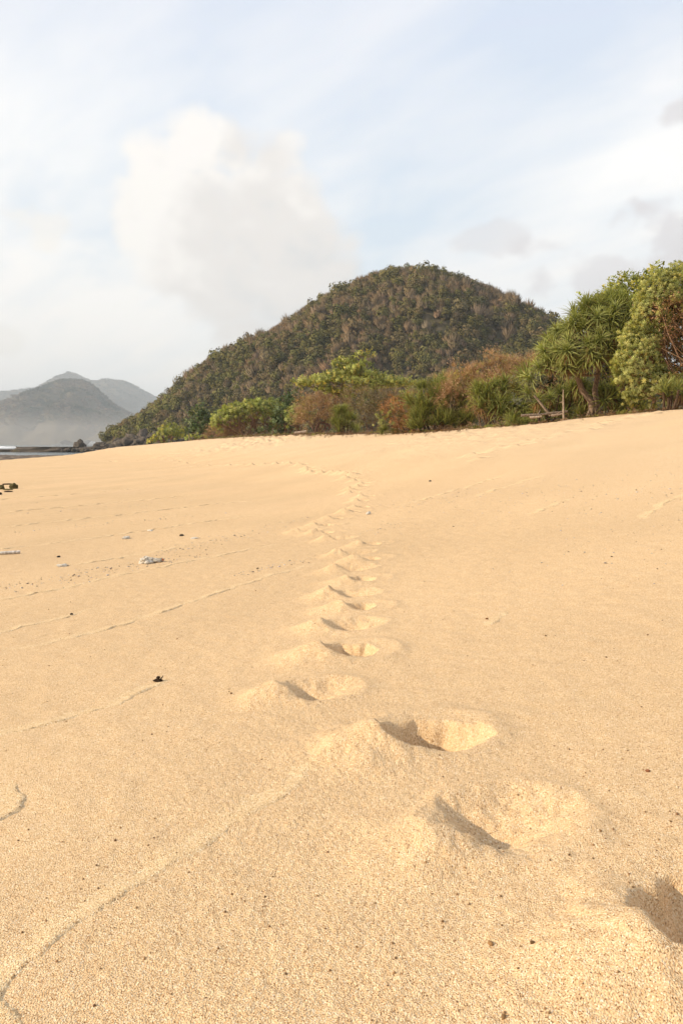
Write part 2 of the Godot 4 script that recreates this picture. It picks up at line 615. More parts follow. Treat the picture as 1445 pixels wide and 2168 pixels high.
func make_beach() -> void:
	# a fan of quads round the camera's place, finer along the trail and near by
	var ang := PackedFloat32Array()
	var half := [0.0]
	while half[-1] < PI:
		var f: float = half[-1]
		half.append(f + (minf(0.00095 * (1.0 + pow(f / 0.19, 2)), 0.0042) if f < 0.5 else 0.0042 + (f - 0.5) * 0.14))
	half[-1] = PI
	for k in range(half.size() - 1, 0, -1): ang.append(-half[k])
	for f in half: ang.append(f)
	var rad := PackedFloat32Array()
	var r := 0.08
	while r < 172.0:
		rad.append(r)
		r *= 1.08 if r < 1.0 else 1.0042 if r < 6.5 else 1.0062 if r < 30.0 else 1.012 if r < 60.0 else 1.03
	var v := PackedVector3Array()
	var c := PackedColorArray()
	v.resize(rad.size() * ang.size())
	c.resize(v.size())
	var tone := noise(51, 3.5, 4)
	var at := 0
	for i in rad.size():
		for k in ang.size():
			var x := sin(ang[k]) * rad[i]
			var d := cos(ang[k]) * rad[i]
			v[at] = Vector3(x, sand_height(x, d), -d)
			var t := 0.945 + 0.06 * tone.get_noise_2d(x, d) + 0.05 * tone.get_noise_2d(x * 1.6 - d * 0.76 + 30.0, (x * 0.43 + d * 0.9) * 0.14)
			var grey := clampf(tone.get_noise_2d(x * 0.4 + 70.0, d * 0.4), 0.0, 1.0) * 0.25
			var grain_shade := smoothstep(1.3, 0.0, v[at].y)      # painted stand-in for shade between grains: lower sand tinted ruddier
			c[at] = Color(t, t * (1.0 + 0.02 * grey - 0.03 * grain_shade), t * (1.045 + 0.14 * grey - 0.085 * grain_shade))
			at += 1
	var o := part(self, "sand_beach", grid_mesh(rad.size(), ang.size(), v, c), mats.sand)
	o.set_meta("kind", "structure")
	make_ripples()


func make_ripples() -> void:
	# thin lips that the last waves left: a gentle rise on the sea side, a small step on the other
	var lines := [
		[[-0.50, 1.45], [-0.77, 1.72], [-0.70, 1.93], [-0.52, 2.20], [-0.30, 2.52], [-0.15, 2.72], [-0.09, 2.92]],
		[[-1.75, 3.05], [-1.50, 3.35], [-1.28, 3.55], [-1.10, 3.72], [-0.95, 3.98], [-0.88, 4.15]],
		[[-1.28, 2.35], [-1.13, 2.55], [-1.13, 2.75], [-1.20, 2.90]],
		[[-2.2, 4.9], [-1.7, 5.3], [-1.35, 5.9], [-1.0, 6.6], [-0.55, 7.4], [-0.2, 7.9]],
		[[-3.3, 6.4], [-2.6, 7.1], [-2.0, 8.0], [-1.3, 8.9], [-0.7, 9.6]],
		[[-5.2, 9.6], [-4.2, 10.4], [-3.2, 11.6], [-2.2, 12.9], [-1.3, 13.8]],
		[[-6.8, 12.4], [-5.6, 13.4], [-4.2, 14.8], [-2.6, 16.6], [-1.0, 17.5]],
		[[-8.5, 15.0], [-7.0, 16.5], [-5.0, 18.5], [-3.2, 20.5]],
		[[-3.0, 4.9], [-2.3, 5.6], [-1.9, 6.3]],
		[[0.87, 4.76], [0.96, 4.83], [1.05, 4.98], [1.07, 5.1]],
		[[2.1, 12.5], [2.9, 13.4], [3.6, 14.0]], [[3.0, 8.0], [3.7, 8.9], [4.4, 9.6]], [[2.3, 9.6], [3.0, 10.5]],
		[[1.0, 12.9], [2.0, 14.0], [3.3, 15.4]], [[-2.9, 8.6], [-2.3, 9.3], [-1.9, 9.9]], [[-10.5, 19], [-8.0, 21.5], [-5.5, 24.5]]]
	for l in lines:
		var cv := Curve3D.new()
		for k in l.size():
			var p := Vector3(l[k][0], 0, l[k][1])
			var t := Vector3(l[mini(k + 1, l.size() - 1)][0] - l[maxi(k - 1, 0)][0], 0, l[mini(k + 1, l.size() - 1)][1] - l[maxi(k - 1, 0)][1]) * 0.2
			cv.add_point(p, -t, t)
		var far: float = l[0][1]
		var size: float = clampf(0.0075 * (0.6 + far * 0.11), 0.009, 0.018)
		var n := int(cv.get_baked_length() / (0.008 + far * 0.0022)) + 4
		var w := [1.6, 0.55, 0.0, -1.4, -4.0, -9.0]
		var hh := [-0.35, 0.25, 1.0, 0.8, 0.28, -0.12]
		var v := PackedVector3Array()
		var c := PackedColorArray()
		for k in w.size():
			for i in n + 1:
				var f := float(i) / n
				var o := cv.get_baked_length() * f
				var p := cv.sample_baked(o)
				var q := cv.sample_baked(minf(o + 0.02, cv.get_baked_length()))
				var b := cv.sample_baked(maxf(o - 0.02, 0.0))
				var side := Vector3(q.z - b.z, 0, b.x - q.x).normalized()     # to the right of the line
				var taper := minf(sin(PI * f) * 2.0, 1.0) * clampf(0.72 + n_mid.get_noise_2d(p.x * 0.5, p.z * 0.5) * 0.9, 0.25, 1.0)
				var j := n_fine.get_noise_2d(p.x + k * 3.0, p.z) * size * 0.9 + n_mid.get_noise_2d(p.x * 0.7, p.z * 0.7) * (0.018 + far * 0.009)
				var x: float = p.x + side.x * (w[k] * size * 1.3 + j)
				var d: float = p.z + side.z * (w[k] * size * 1.3 + j)
				v.append(Vector3(x, sand_height(x, d) + hh[k] * size * taper - 0.0012 * (1.0 - taper), -d))
				c.append(Color.WHITE)
		var g := part(self, "sand_ripple", grid_mesh(w.size(), n + 1, v, c), mats.sand)
		g.set_meta("kind", "structure")


func make_water() -> void:
	var b := MB.new()
	var o := 30000.0
	var col := Color.WHITE
	b.quad(Vector3(-o, -1.8, 3000), Vector3(-o, -1.8, -o), Vector3(o, -1.8, -o), Vector3(o, -1.8, 3000), col)
	part(self, "sea", b.mesh(), mats.sea).set_meta("kind", "structure")
	# the reef that the ebb laid bare
	var v := PackedVector3Array()
	var nr := noise(61, 9.0, 4)
	for r in 40:
		for k in 90:
			var d := 84.0 + r * 3.6
			var x := -100.0 + k * 0.75
			var edge := smoothstep(0, 9, minf(d - 84.0, 212.0 + (x + 70.0) * 0.3 - d + nr.get_noise_2d(x * 0.4, 3.0) * 16.0))
			v.append(Vector3(x, -2.1 + edge * (0.52 + nr.get_noise_2d(x, d) * 0.45), -d))
	part(self, "reef_flat", grid_mesh(40, 90, v), mats.reef).set_meta("kind", "structure")
	# surf beyond the rocks: lines of broken water
	var rows := [[560.0, -470.0, -205.0, 1.0], [640.0, -520.0, -236.0, 1.4], [760.0, -620.0, -250.0, 1.6]]
	var nf := noise(62, 14.0, 3)
	for w in rows:
		v = PackedVector3Array()
		for r in 9:
			for k in 120:
				var x := lerpf(w[1], w[2], k / 119.0)
				var h: float = sin(PI * r / 8.0) * w[3] * (0.75 + nf.get_noise_2d(x, w[0]) * 0.7) * sin(PI * k / 119.0)
				v.append(Vector3(x, -1.95 + maxf(h, 0.0), -(w[0] + (r - 4) * 4.0 + nf.get_noise_2d(x * 0.3, w[0] + 50.0) * 12.0)))
		part(self, "surf", grid_mesh(9, 120, v), mats.foam).set_meta("kind", "structure")


const RIDGE := [[-190, -3], [-150, -3], [-142, -2.0], [-134, 6], [-127, 13], [-115, 22], [-104, 32], [-95, 42], [-86, 51], [-74, 58.5], [-59.5, 66], [-42, 73], [-36, 77], [-21.3, 87.5], [-6.6, 95.5], [11, 103.5], [23, 108], [40.5, 111.3], [52, 111], [70, 108], [84.6, 102], [99.4, 96], [111, 90], [123, 83], [134.6, 74.5], [152, 60], [170, 46], [195, 36], [260, 30], [420, 26], [620, 20]]
var hill_noise: FastNoiseLite
var gully: FastNoiseLite


func hill_height(x: float, d: float) -> float:
	var top := spline(RIDGE, (x + 6.0 * smoothstep(-20.0, 40.0, x)) * 500.0 / (500.0 + (d - 500.0) * 0.35))
	var w := 55.0 + 115.0 * sqrt(clampf(top / 112.0, 0.0, 1.0))
	var t := (d - 500.0) / w
	var f := 1.0 - t * t * (0.62 + 0.38 * absf(t)) if absf(t) < 1.0 else -0.6 * (absf(t) - 1.0)
	var h := top * 0.915 * f
	if top <= 0.0: return -4.0 if x < 0.0 else 1.2
	var off := clampf((1.0 - f) * 2.2, 0.0, 1.0)
	h -= 3.5 * minf(top / 30.0, 1.0)
	h += off * clampf(top / 60.0, 0.0, 1.0) * (gully.get_noise_2d(x + d * 0.25, d * 0.35) * 17.0 + hill_noise.get_noise_2d(x, d) * 6.0)
	return maxf(h, lerpf(-4.0, 1.2, smoothstep(0.0, 9.0, x + 30.0 + (d - 140.0) * 0.32)) + 0.4 * hill_noise.get_noise_2d(x, d))


func make_hill() -> void:
	hill_noise = noise(71, 34.0, 3)
	gully = noise(72, 85.0, 2)
	var rows := 100
	var cols := 190
	var v := PackedVector3Array()
	var c := PackedColorArray()
	for r in rows:
		for k in cols:
			var d := lerpf(150.0, 760.0, pow(r / 99.0, 0.85))
			var x := lerpf(-190.0, 620.0, pow(k / 189.0, 1.25))
			if r == 0: d = 128.0
			v.append(Vector3(x, hill_height(x, d) if r > 0 else -2.0, -d))
			c.append(Color.WHITE)
	part(self, "wooded_hill", grid_mesh(rows, cols, v, c), mats.hill_soil).set_meta("kind", "structure")
	# the wood on it: leafy crowns and bare grey-brown ones
	var meshes := [crown_mesh(1, 210, 0.24), crown_mesh(2, 210, 0.2), bare_mesh(3, 170), bare_mesh(4, 150)]
	var xf := [[], [], [], []]
	var cols4 := [PackedColorArray(), PackedColorArray(), PackedColorArray(), PackedColorArray()]
	var mixn := noise(73, 48.0, 3)
	var n := 0
	while n < 19000:
		var x := rng.randf_range(-140, 330)
		var d := rng.randf_range(325, 535)
		if x > 175 and rng.randf() < 0.6: continue
		var h := hill_height(x, d)
		if h < 2.3: continue
		n += 1
		var m := mixn.get_noise_2d(x, d)
		var dry := 0.40 + m * 1.1 + 0.25 * smoothstep(40, 100, h) - 0.25 * smoothstep(45, 10, h) - 0.35 * exp(-pow((x - 95) / 50.0, 2) - pow((h - 40) / 22.0, 2))
		var bare := rng.randf() < dry
		var which := (2 if rng.randf() < 0.6 else 3) if bare else (0 if rng.randf() < 0.6 else 1)
		var s := (1.1 + 3.0 * pow(rng.randf(), 1.6)) * (0.75 if absf(d - 500.0) < 20.0 else 1.0)
		if rng.randf() < 0.06: s *= 1.5
		var col: Color
		if bare: col = Color(0.21, 0.142, 0.076).lerp(Color(0.215, 0.16, 0.098), rng.randf())
		elif rng.randf() < 0.35: col = Color(0.175, 0.135, 0.06)
		else: col = Color(0.165, 0.145, 0.045).lerp(Color(0.10, 0.094, 0.032), rng.randf()).lerp(Color(0.20, 0.185, 0.05), smoothstep(0, -110, x) * rng.randf())
		xf[which].append(Transform3D(facing(Vector3(rng.randf_range(-0.15, 0.15), 1, rng.randf_range(-0.15, 0.15)), rng.randf() * TAU, Vector3(s, s * rng.randf_range(0.8, 1.35), s)), Vector3(x, h - 0.4, -d)))
		cols4[which].append(vary(col, 0.16))
	for k in 4:
		scatter(self, ["leafy_wood", "bushy_wood", "bare_wood", "twiggy_wood"][k], meshes[k], mats.forest_leaf, xf[k], cols4[k])
	# single trees that stand out on the skyline
	var solo := [
		[-1.0 + 12, 500, 3.0, 0, Color(0.03, 0.04, 0.015), "dark round tree standing out on the hill's left shoulder, near the summit"],
		[40.0, 488, 5.6, 1, Color(0.075, 0.125, 0.02), "bright green tree just under the summit of the wooded hill"],
		[118, 500, 4.6, 2, Color(0.15, 0.115, 0.085), "tall bare tree on the hill's right skyline, highest of the bare three"],
		[126.5, 500, 4.2, 3, Color(0.15, 0.115, 0.085), "slender bare tree on the hill's right skyline, middle of the bare three"],
		[134.5, 500, 4.6, 2, Color(0.15, 0.12, 0.09), "spreading bare tree on the hill's right skyline, lowest of the bare three"],
		[-76.0, 500, 3.4, 3, Color(0.13, 0.10, 0.07), "thin bare tree on the left ridge line of the wooded hill"],
		[-52.0, 500, 2.6, 0, Color(0.07, 0.085, 0.03), "small green tree on the left ridge line above the bare one"],
		[70, 438, 4.5, 2, Color(0.34, 0.25, 0.17), "pale dead tree alone on the dark middle slope of the hill"]]
	for t in solo:
		var o := thing("hill_tree", t[5], "tree", Vector3(t[0], hill_height(t[0], t[1]) - 0.3, -t[1]), "lone trees on the wooded hill")
		var b := MB.new()
		b.tube([Vector3.ZERO, Vector3(0.1, t[2] * 0.6, 0), Vector3(0, t[2] * 1.2, 0)], [0.22, 0.16, 0.06], 5, Color(0.12, 0.09, 0.07))
		part(o, "trunk", b.mesh(), mats.bark)
		scatter(o, "crown", meshes[t[3]], mats.forest_leaf, [Transform3D(Basis.from_scale(Vector3(t[2], t[2] * 1.15, t[2]) * 0.8), Vector3(0, t[2] * 0.55, 0)), Transform3D(Basis.from_scale(Vector3(t[2], t[2], t[2]) * 0.5).rotated(Vector3.UP, 2.0), Vector3(t[2] * 0.5, t[2] * 0.45, 0.3)), Transform3D(Basis.from_scale(Vector3(t[2], t[2], t[2]) * 0.45).rotated(Vector3.UP, 4.0), Vector3(-t[2] * 0.5, t[2] * 0.35, -0.3))], PackedColorArray([t[4], t[4], t[4]]))


func crown_mesh(seed_: int, count: int, leaf: float) -> ArrayMesh:
	var g := RandomNumberGenerator.new()
	g.seed = seed_
	var b := MB.new()
	var lumps := []
	for k in 7:
		lumps.append([Vector3(g.randf_range(-0.5, 0.5), g.randf_range(0.35, 1.15), g.randf_range(-0.5, 0.5)), g.randf_range(0.34, 0.52)])
	for k in count:
		var l: Array = lumps[k % 7]
		var y := g.randf_range(-0.55, 1)
		var a := g.randf() * TAU
		var dir := Vector3(cos(a) * sqrt(1 - y * y), y, sin(a) * sqrt(1 - y * y))
		var p: Vector3 = l[0] + dir * l[1] * g.randf_range(0.75, 1.05)
		var t := dir.cross(Vector3(g.randf_range(-1, 1), g.randf_range(-1, 1), g.randf_range(-1, 1))).normalized()
		var s := (dir + Vector3(g.randf_range(-0.6, 0.6), g.randf_range(-0.3, 0.6), g.randf_range(-0.6, 0.6))).normalized().cross(t).normalized()
		var w := g.randf_range(0.6, 1.2) * leaf
		var col := Color.WHITE * g.randf_range(0.82, 1.18)
		b.soft(p - t * w * 0.6, p + s * w * 0.5, p + t * w * 0.6 - s * w * 0.35, col, (dir + (p - Vector3(0, 0.6, 0)).normalized() * 0.6).normalized(), 0.75)
	return b.mesh()


func bare_mesh(seed_: int, count: int) -> ArrayMesh:
	var g := RandomNumberGenerator.new()
	g.seed = seed_
	var b := MB.new()
	for k in count:
		var a := g.randf() * TAU
		var r := sqrt(g.randf()) * 0.75
		var top := Vector3(cos(a) * r, g.randf_range(0.75, 1.45) * sqrt(1.1 - r * r * 0.9), sin(a) * r)
		var low := Vector3(top.x * 0.45, top.y * g.randf_range(0.25, 0.6), top.z * 0.45)
		var side := (top - low).cross(Vector3(g.randf_range(-1, 1), g.randf_range(-0.2, 0.2), g.randf_range(-1, 1))).normalized() * g.randf_range(0.045, 0.10)
		b.soft(low - side * 0.5, top + side, low + side, Color.WHITE * g.randf_range(0.8, 1.2), (top - Vector3(0, 0.35, 0)).normalized(), 0.7)
	return b.mesh()


func make_far_hills() -> void:
	# three ranges across the bay: [distance, depth, profile of x against height]
	var near := [[-5200, 260], [-4200, 330], [-3300, 250], [-2600, 120], [-2060, 40], [-1750, 100], [-1600, 150], [-1487, 185], [-1384, 226], [-1258, 274], [-1191, 283], [-1123, 270], [-1055, 214], [-1013, 175], [-917, 126], [-840, 92], [-720, 40], [-600, -20], [-300, -30]]
	var mid := [[-5200, 200], [-4000, 260], [-3000, 300], [-2400, 250], [-2000, 290], [-1819, 298], [-1700, 318], [-1640, 348], [-1575, 383], [-1513, 398], [-1473, 385], [-1430, 366], [-1388, 352], [-1318, 362], [-1263, 357], [-1218, 353], [-1150, 321], [-1082, 283], [-1011, 248], [-964, 218], [-860, 150], [-700, 70], [-500, -20], [-300, -30]]
	var sets := [[3600.0, 800.0, near, 1.0], [6400.0, 1400.0, mid, 1.404]]
	var bumps := noise(81, 260.0, 4)
	var blob := crown_mesh(9, 40, 0.5)
	for s in sets:
		var v := PackedVector3Array()
		var c := PackedColorArray()
		var rows := 46
		var cols := 260
		for r in rows:
			for k in cols:
				var x: float = lerpf(-5000, -300, pow(k / 259.0, 0.55)) * s[3]
				var d: float = s[0] + lerpf(-s[1], s[1] * 0.7, r / 45.0)
				v.append(Vector3(x, far_height(s, bumps, x, d), -d))
				c.append(Color.WHITE)
		part(self, "far_hills", grid_mesh(rows, cols, v, c), mats.hill_soil).set_meta("kind", "structure")
		var xf := []
		var cc := PackedColorArray()
		var g := noise(82, 180.0, 3)
		while xf.size() < 5200:
			var d: float = s[0] + rng.randf_range(-s[1] * 0.8, s[1] * 0.08)
			var x := rng.randf_range(-0.46, -0.19) * d
			var h := far_height(s, bumps, x, d)
			if h < 3.0: continue
			var sz := rng.randf_range(5.0, 10.0)
			xf.append(Transform3D(facing(Vector3.UP, rng.randf() * TAU, Vector3(sz * 1.4, sz * 0.8, sz * 1.4)), Vector3(x, h - sz * 0.3, -d)))
			cc.append(vary(Color(0.03, 0.045, 0.02).lerp(Color(0.20, 0.14, 0.085), clampf(0.45 + g.get_noise_2d(x, d) * 1.8, 0, 1)), 0.5))
		scatter(self, "far_wood", blob, mats.forest_leaf, xf, cc)
	# the scattered trees that show against the sky on the farther ridge
	var line := []
	var lc := PackedColorArray()
	for k in 46:
		var x: float = [-1819.0, -1760.0, -1690.0, -1590.0, -1540.0, -1520.0, -1345.0, -1325.0, -1780.0, -1838.0][k % 10] * 1.404 + rng.randfn() * 20.0
		var sz := rng.randf_range(6.0, 12.0)
		line.append(Transform3D(facing(Vector3.UP, rng.randf() * TAU, Vector3(sz, sz, sz)), Vector3(x, far_height(sets[1], bumps, x, 6400.0) + sz * 0.1, -6400.0)))
		lc.append(Color(0.07, 0.07, 0.035))
	scatter(self, "far_ridge_trees", blob, mats.forest_leaf, line, lc)


func make_mist() -> void:
	var f := FogVolume.new()
	f.name = "sea_mist"
	f.shape = RenderingServer.FOG_VOLUME_SHAPE_BOX
	f.size = Vector3(3600, 74, 1900)
	f.position = Vector3(-1500, 30, -2350)
	var m := FogMaterial.new()
	m.density = 0.00024
	m.albedo = Color(1.0, 0.98, 0.95)
	f.material = m
	f.set_meta("kind", "stuff")
	add_child(f)


func far_height(s: Array, bumps: FastNoiseLite, x: float, d: float) -> float:
	var top: float = spline(s[2], x * s[0] / lerpf(s[0], d, 0.5) / s[3]) * s[3]
	var t: float = (d - s[0]) / s[1]
	var off := 1.0 - exp(-t * t * 14.0)
	return top * (1.0 - pow(absf(t), 1.5)) + off * bumps.get_noise_2d(x, d) * 75.0 * clampf(top / 150.0, 0.0, 1.0) - 6.0 * absf(t)


# ------------------------------------------------------------------ leaves
var leafm := {}


func blade(b: MB, g: RandomNumberGenerator, base: Vector3, az: float, elev: float, length: float, width: float, droop: float, c0: Color, c1: Color, seg := 4) -> void:
	# a long folded leaf that leaves its base at a given elevation and sinks towards the tip
	var p := base
	var e := elev
	var flat := Vector3(cos(az), 0, sin(az))
	var side := Vector3(-sin(az), 0, cos(az))
	var kink := g.randf_range(0.45, 0.8)
	var last := []
	for k in seg + 1:
		var f := float(k) / seg
		var dir := flat * cos(e) + Vector3.UP * sin(e)
		var up := -flat * sin(e) + Vector3.UP * cos(e)
		var w := width * (0.75 + 0.5 * f if f < 0.4 else 0.95 * (1.0 - (f - 0.4) / 0.6)) * 0.5
		var now := [p - side * w + up * w * 0.55, p, p + side * w + up * w * 0.55]
		if k > 0:
			var c := c0.lerp(c1, f)
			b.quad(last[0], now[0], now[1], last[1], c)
			b.quad(last[1], now[1], now[2], last[2], c)
		last = now
		p += dir * length / seg
		e -= droop * (0.35 + (2.2 if f > kink else 0.5) * f) / seg * 2.0


func rosette_mesh(seed_: int, count: int, lo: float, hi: float, droop: float, c0: Color, c1: Color) -> ArrayMesh:
	var g := RandomNumberGenerator.new()
	g.seed = seed_
	var b := MB.new()
	for k in count:
		var f := float(k) / count
		var az := k * 2.39996 + g.randf_range(-0.2, 0.2)
		var el := deg_to_rad(lerpf(lo, hi, pow(f, 0.8)) + g.randf_range(-8, 8))
		var l := lerpf(1.0, 0.72, f) * g.randf_range(0.8, 1.12)
		var t := g.randf_range(0.7, 1.3)
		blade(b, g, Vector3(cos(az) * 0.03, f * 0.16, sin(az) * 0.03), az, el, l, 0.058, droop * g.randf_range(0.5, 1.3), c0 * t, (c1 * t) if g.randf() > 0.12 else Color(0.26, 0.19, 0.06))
	return b.mesh()


func make_leaf_meshes() -> void:
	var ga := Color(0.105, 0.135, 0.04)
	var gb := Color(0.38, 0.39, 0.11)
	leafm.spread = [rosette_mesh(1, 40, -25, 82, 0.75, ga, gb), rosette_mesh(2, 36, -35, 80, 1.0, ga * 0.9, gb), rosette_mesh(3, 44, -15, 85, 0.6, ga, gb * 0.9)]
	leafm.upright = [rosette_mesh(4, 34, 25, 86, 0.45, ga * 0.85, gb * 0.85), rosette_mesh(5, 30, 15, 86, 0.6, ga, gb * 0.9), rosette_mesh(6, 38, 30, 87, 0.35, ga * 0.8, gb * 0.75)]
	var d0 := Color(0.22, 0.12, 0.05)
	leafm.dead = [rosette_mesh(7, 26, -75, -20, 0.6, d0, d0 * 1.4), rosette_mesh(8, 22, -80, -25, 0.5, d0 * 0.8, d0 * 1.5)]
	# a rosette of broad leaves, unit size
	var g := RandomNumberGenerator.new()
	g.seed = 77
	var b := MB.new()
	for k in 11:
		var az := k * 2.39996
		var el := deg_to_rad(lerpf(5, 70, k / 10.0))
		paddle(b, Vector3.UP * 0.03 * k, az, el, g.randf_range(0.8, 1.1), 0.31, Color.WHITE * g.randf_range(0.8, 1.2))
	leafm.broad = b.mesh()
	# a spray: a stalk with leaves along both sides
	b = MB.new()
	for k in 9:
		var az := (0.0 if k % 2 == 0 else PI) + g.randf_range(-0.7, 0.7)
		paddle(b, Vector3(g.randf_range(-0.1, 0.1), k * 0.13, g.randf_range(-0.1, 0.1)), az, g.randf_range(0.1, 0.8), g.randf_range(0.45, 0.65), 0.28, Color.WHITE * g.randf_range(0.75, 1.25))
	leafm.spray = b.mesh()
	# fine dry twigs
	b = MB.new()
	for k in 16:
		var dir := Vector3(g.randf_range(-0.8, 0.8), g.randf_range(0.2, 1.0), g.randf_range(-0.8, 0.8)).normalized()
		var p0 := dir * g.randf_range(0.0, 0.3)
		var p1 := p0 + dir * g.randf_range(0.5, 0.9) + Vector3(g.randf_range(-0.2, 0.2), g.randf_range(-0.1, 0.25), g.randf_range(-0.2, 0.2))
		var s := dir.cross(Vector3(g.randf_range(-1, 1), g.randf_range(-1, 1), g.randf_range(-1, 1))).normalized() * 0.02
		var col := Color.WHITE * g.randf_range(0.65, 1.3)
		b.tri(p0 - s, p1, p0 + s, col)
		if k % 2 == 0: paddle(b, p1, g.randf() * TAU, g.randf_range(-0.6, 0.8), 0.16, 0.09, col * 1.1)
	leafm.twigs = b.mesh()


func paddle(b: MB, base: Vector3, az: float, el: float, l: float, w: float, col: Color) -> void:
	var d := Vector3(cos(az) * cos(el), sin(el), sin(az) * cos(el))
	var side := Vector3(-sin(az), 0, cos(az)) * w * 0.5
	var up := side.cross(d).normalized() * -w * 0.12
	var m := base + d * l * 0.62
	var tip := base + d * l - up * 0.8
	var o := (Vector3.UP + d * 0.45).normalized()
	b.soft(base, m - side + up, m, col, o, 0.55); b.soft(m, m - side + up, tip, col, o, 0.55)
	b.soft(base, m, m + side + up, col, o, 0.55); b.soft(m, tip, m + side + up, col, o, 0.55)


# ------------------------------------------------------------------ plants
func limb(b: MB, p0: Vector3, p1: Vector3, r0: float, r1: float, col: Color, bend := 0.12, sides := 6) -> void:
	var pts := []
	var rr := []
	var l := p0.distance_to(p1)
	var off := rand_dir() * l * bend
	for k in 6:
		var f := k / 5.0
		pts.append(p0.lerp(p1, f) + off * sin(PI * f) + rand_dir() * l * 0.012)
		rr.append(lerpf(r0, r1, f))
	b.tube(pts, rr, sides, vary(col, 0.15))


func foliage(parent: Node, called: String, mesh: Mesh, lobes: Array, per: float, size: float, cols: Array, up := 0.5, low := -0.35, gap := 0.0, wave := 0.8, jit := 0.25) -> void:
	# clusters of leaves over the outer part of each lobe [centre, radii]; gaps and tone follow a noise
	var f := noise(rng.randi() % 9999, wave, 2)
	var xf := []
	var cc := PackedColorArray()
	for l in lobes:
		var r: Vector3 = l[1]
		var n := int(per * (r.x * r.y + r.y * r.z + r.x * r.z) * 1.4)
		for k in n:
			var dir := rand_dir()
			if dir.y < low and rng.randf() < 0.85: continue
			var p: Vector3 = l[0] + dir * r * (rng.randf_range(1.0 - jit, 1.04))
			var v := f.get_noise_3dv(p)
			if v < gap - 0.45: continue
			var inside := false
			for o in lobes:
				if o != l and ((p - o[0]) / (o[1] * 0.8)).length() < 1.0:
					inside = true
					break
			if inside: continue
			p += dir * v * size * 2.2
			var s := size * rng.randf_range(0.65, 1.3)
			xf.append(Transform3D(facing(dir * 0.8 + Vector3.UP * up + rand_dir() * 0.45, rng.randf() * TAU, Vector3(s, s, s)), p))
			var t := clampf(0.5 + v * 0.9 + rng.randf_range(-0.35, 0.35), 0.0, 1.0)
			var c: Color = cols[0].lerp(cols[1], t)
			if cols.size() > 2 and rng.randf() < 0.10: c = cols[2]
			cc.append(vary(c, 0.16))
	scatter(parent, called, mesh, mats.leaf, xf, cc)


func shrub_frame(o: Node, lobes: Array, stems: int, r: float, col: Color, spread: float, hub := Vector3.ZERO) -> void:
	var b := MB.new()
	for k in stems:
		var l: Array = lobes[k % lobes.size()]
		var root := hub + Vector3(rng.randf_range(-spread, spread), -0.1, rng.randf_range(-spread, spread) * 0.6)
		var mid: Vector3 = root.lerp(l[0], 0.55) + rand_dir() * 0.25
		limb(b, root, mid, r, r * 0.7, col)
		for j in 4:
			var e: Vector3 = l[0] + rand_dir() * Vector3(l[1]) * 0.85
			if e.y < mid.y * 0.7: e.y = mid.y + 0.2
			limb(b, mid, e, r * 0.6, r * 0.15, col, 0.1, 5)
	part(o, "stems", b.mesh(), mats.bark)


func bush(called: String, label: String, category: String, x: float, d: float, lobes: Array, mesh: Mesh, per: float, size: float, cols: Array, stems := 8, stem_r := 0.05, stem_col := Color(0.14, 0.09, 0.06), group := "", gap := 0.0, wave := 0.8, low := -0.35) -> Node3D:
	var o := thing(called, label, category, Vector3(x, base_height(x, d), -d), group)
	var ext := 0.4
	for l in lobes: ext = maxf(ext, absf(l[0].x) * 0.5)
	shrub_frame(o, lobes, stems, stem_r, stem_col, ext)
	foliage(o, "foliage", mesh, lobes, per, size, cols, 0.5, low, gap, wave)
	return o


func V(x: float, y: float, z: float) -> Vector3:
	return Vector3(x, y, z)


func screw_pine_clump(label: String, x: float, d: float, heads: Array, kind: String, scale: float, dead := 0.4) -> Node3D:
	# heads: offsets of the leaf heads from the foot of the clump
	var o := thing("screw_pine", label, "plant", Vector3(x, base_height(x, d), -d), "screw pines along the berm")
	var b := MB.new()
	for h in heads:
		if rng.randf() < 0.5 or h.y < 0.35: continue
		var root := Vector3(h.x * 0.6, -0.15, h.z * 0.5 - 0.35)
		limb(b, root, h, 0.05, 0.04, Color(0.13, 0.09, 0.06), 0.1, 6)
	if b.v.size(): part(o, "stems", b.mesh(), mats.bark)
	for h in heads:
		var tilt := Vector3(h.x * 0.16 + rng.randf_range(-0.3, 0.3), 1.0, rng.randf_range(-0.2, 0.35) + h.z * 0.1)
		var s := scale * rng.randf_range(0.8, 1.2)
		var ms: Array = leafm[kind]
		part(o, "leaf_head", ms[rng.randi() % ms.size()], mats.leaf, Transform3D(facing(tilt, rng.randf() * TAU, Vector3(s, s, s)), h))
		if rng.randf() < dead:
			part(o, "dead_leaves", leafm.dead[rng.randi() % 2], mats.leaf, Transform3D(facing(tilt, rng.randf() * TAU, Vector3(s, s, s) * 0.75), h - Vector3(0, 0.05, 0)))
	return o


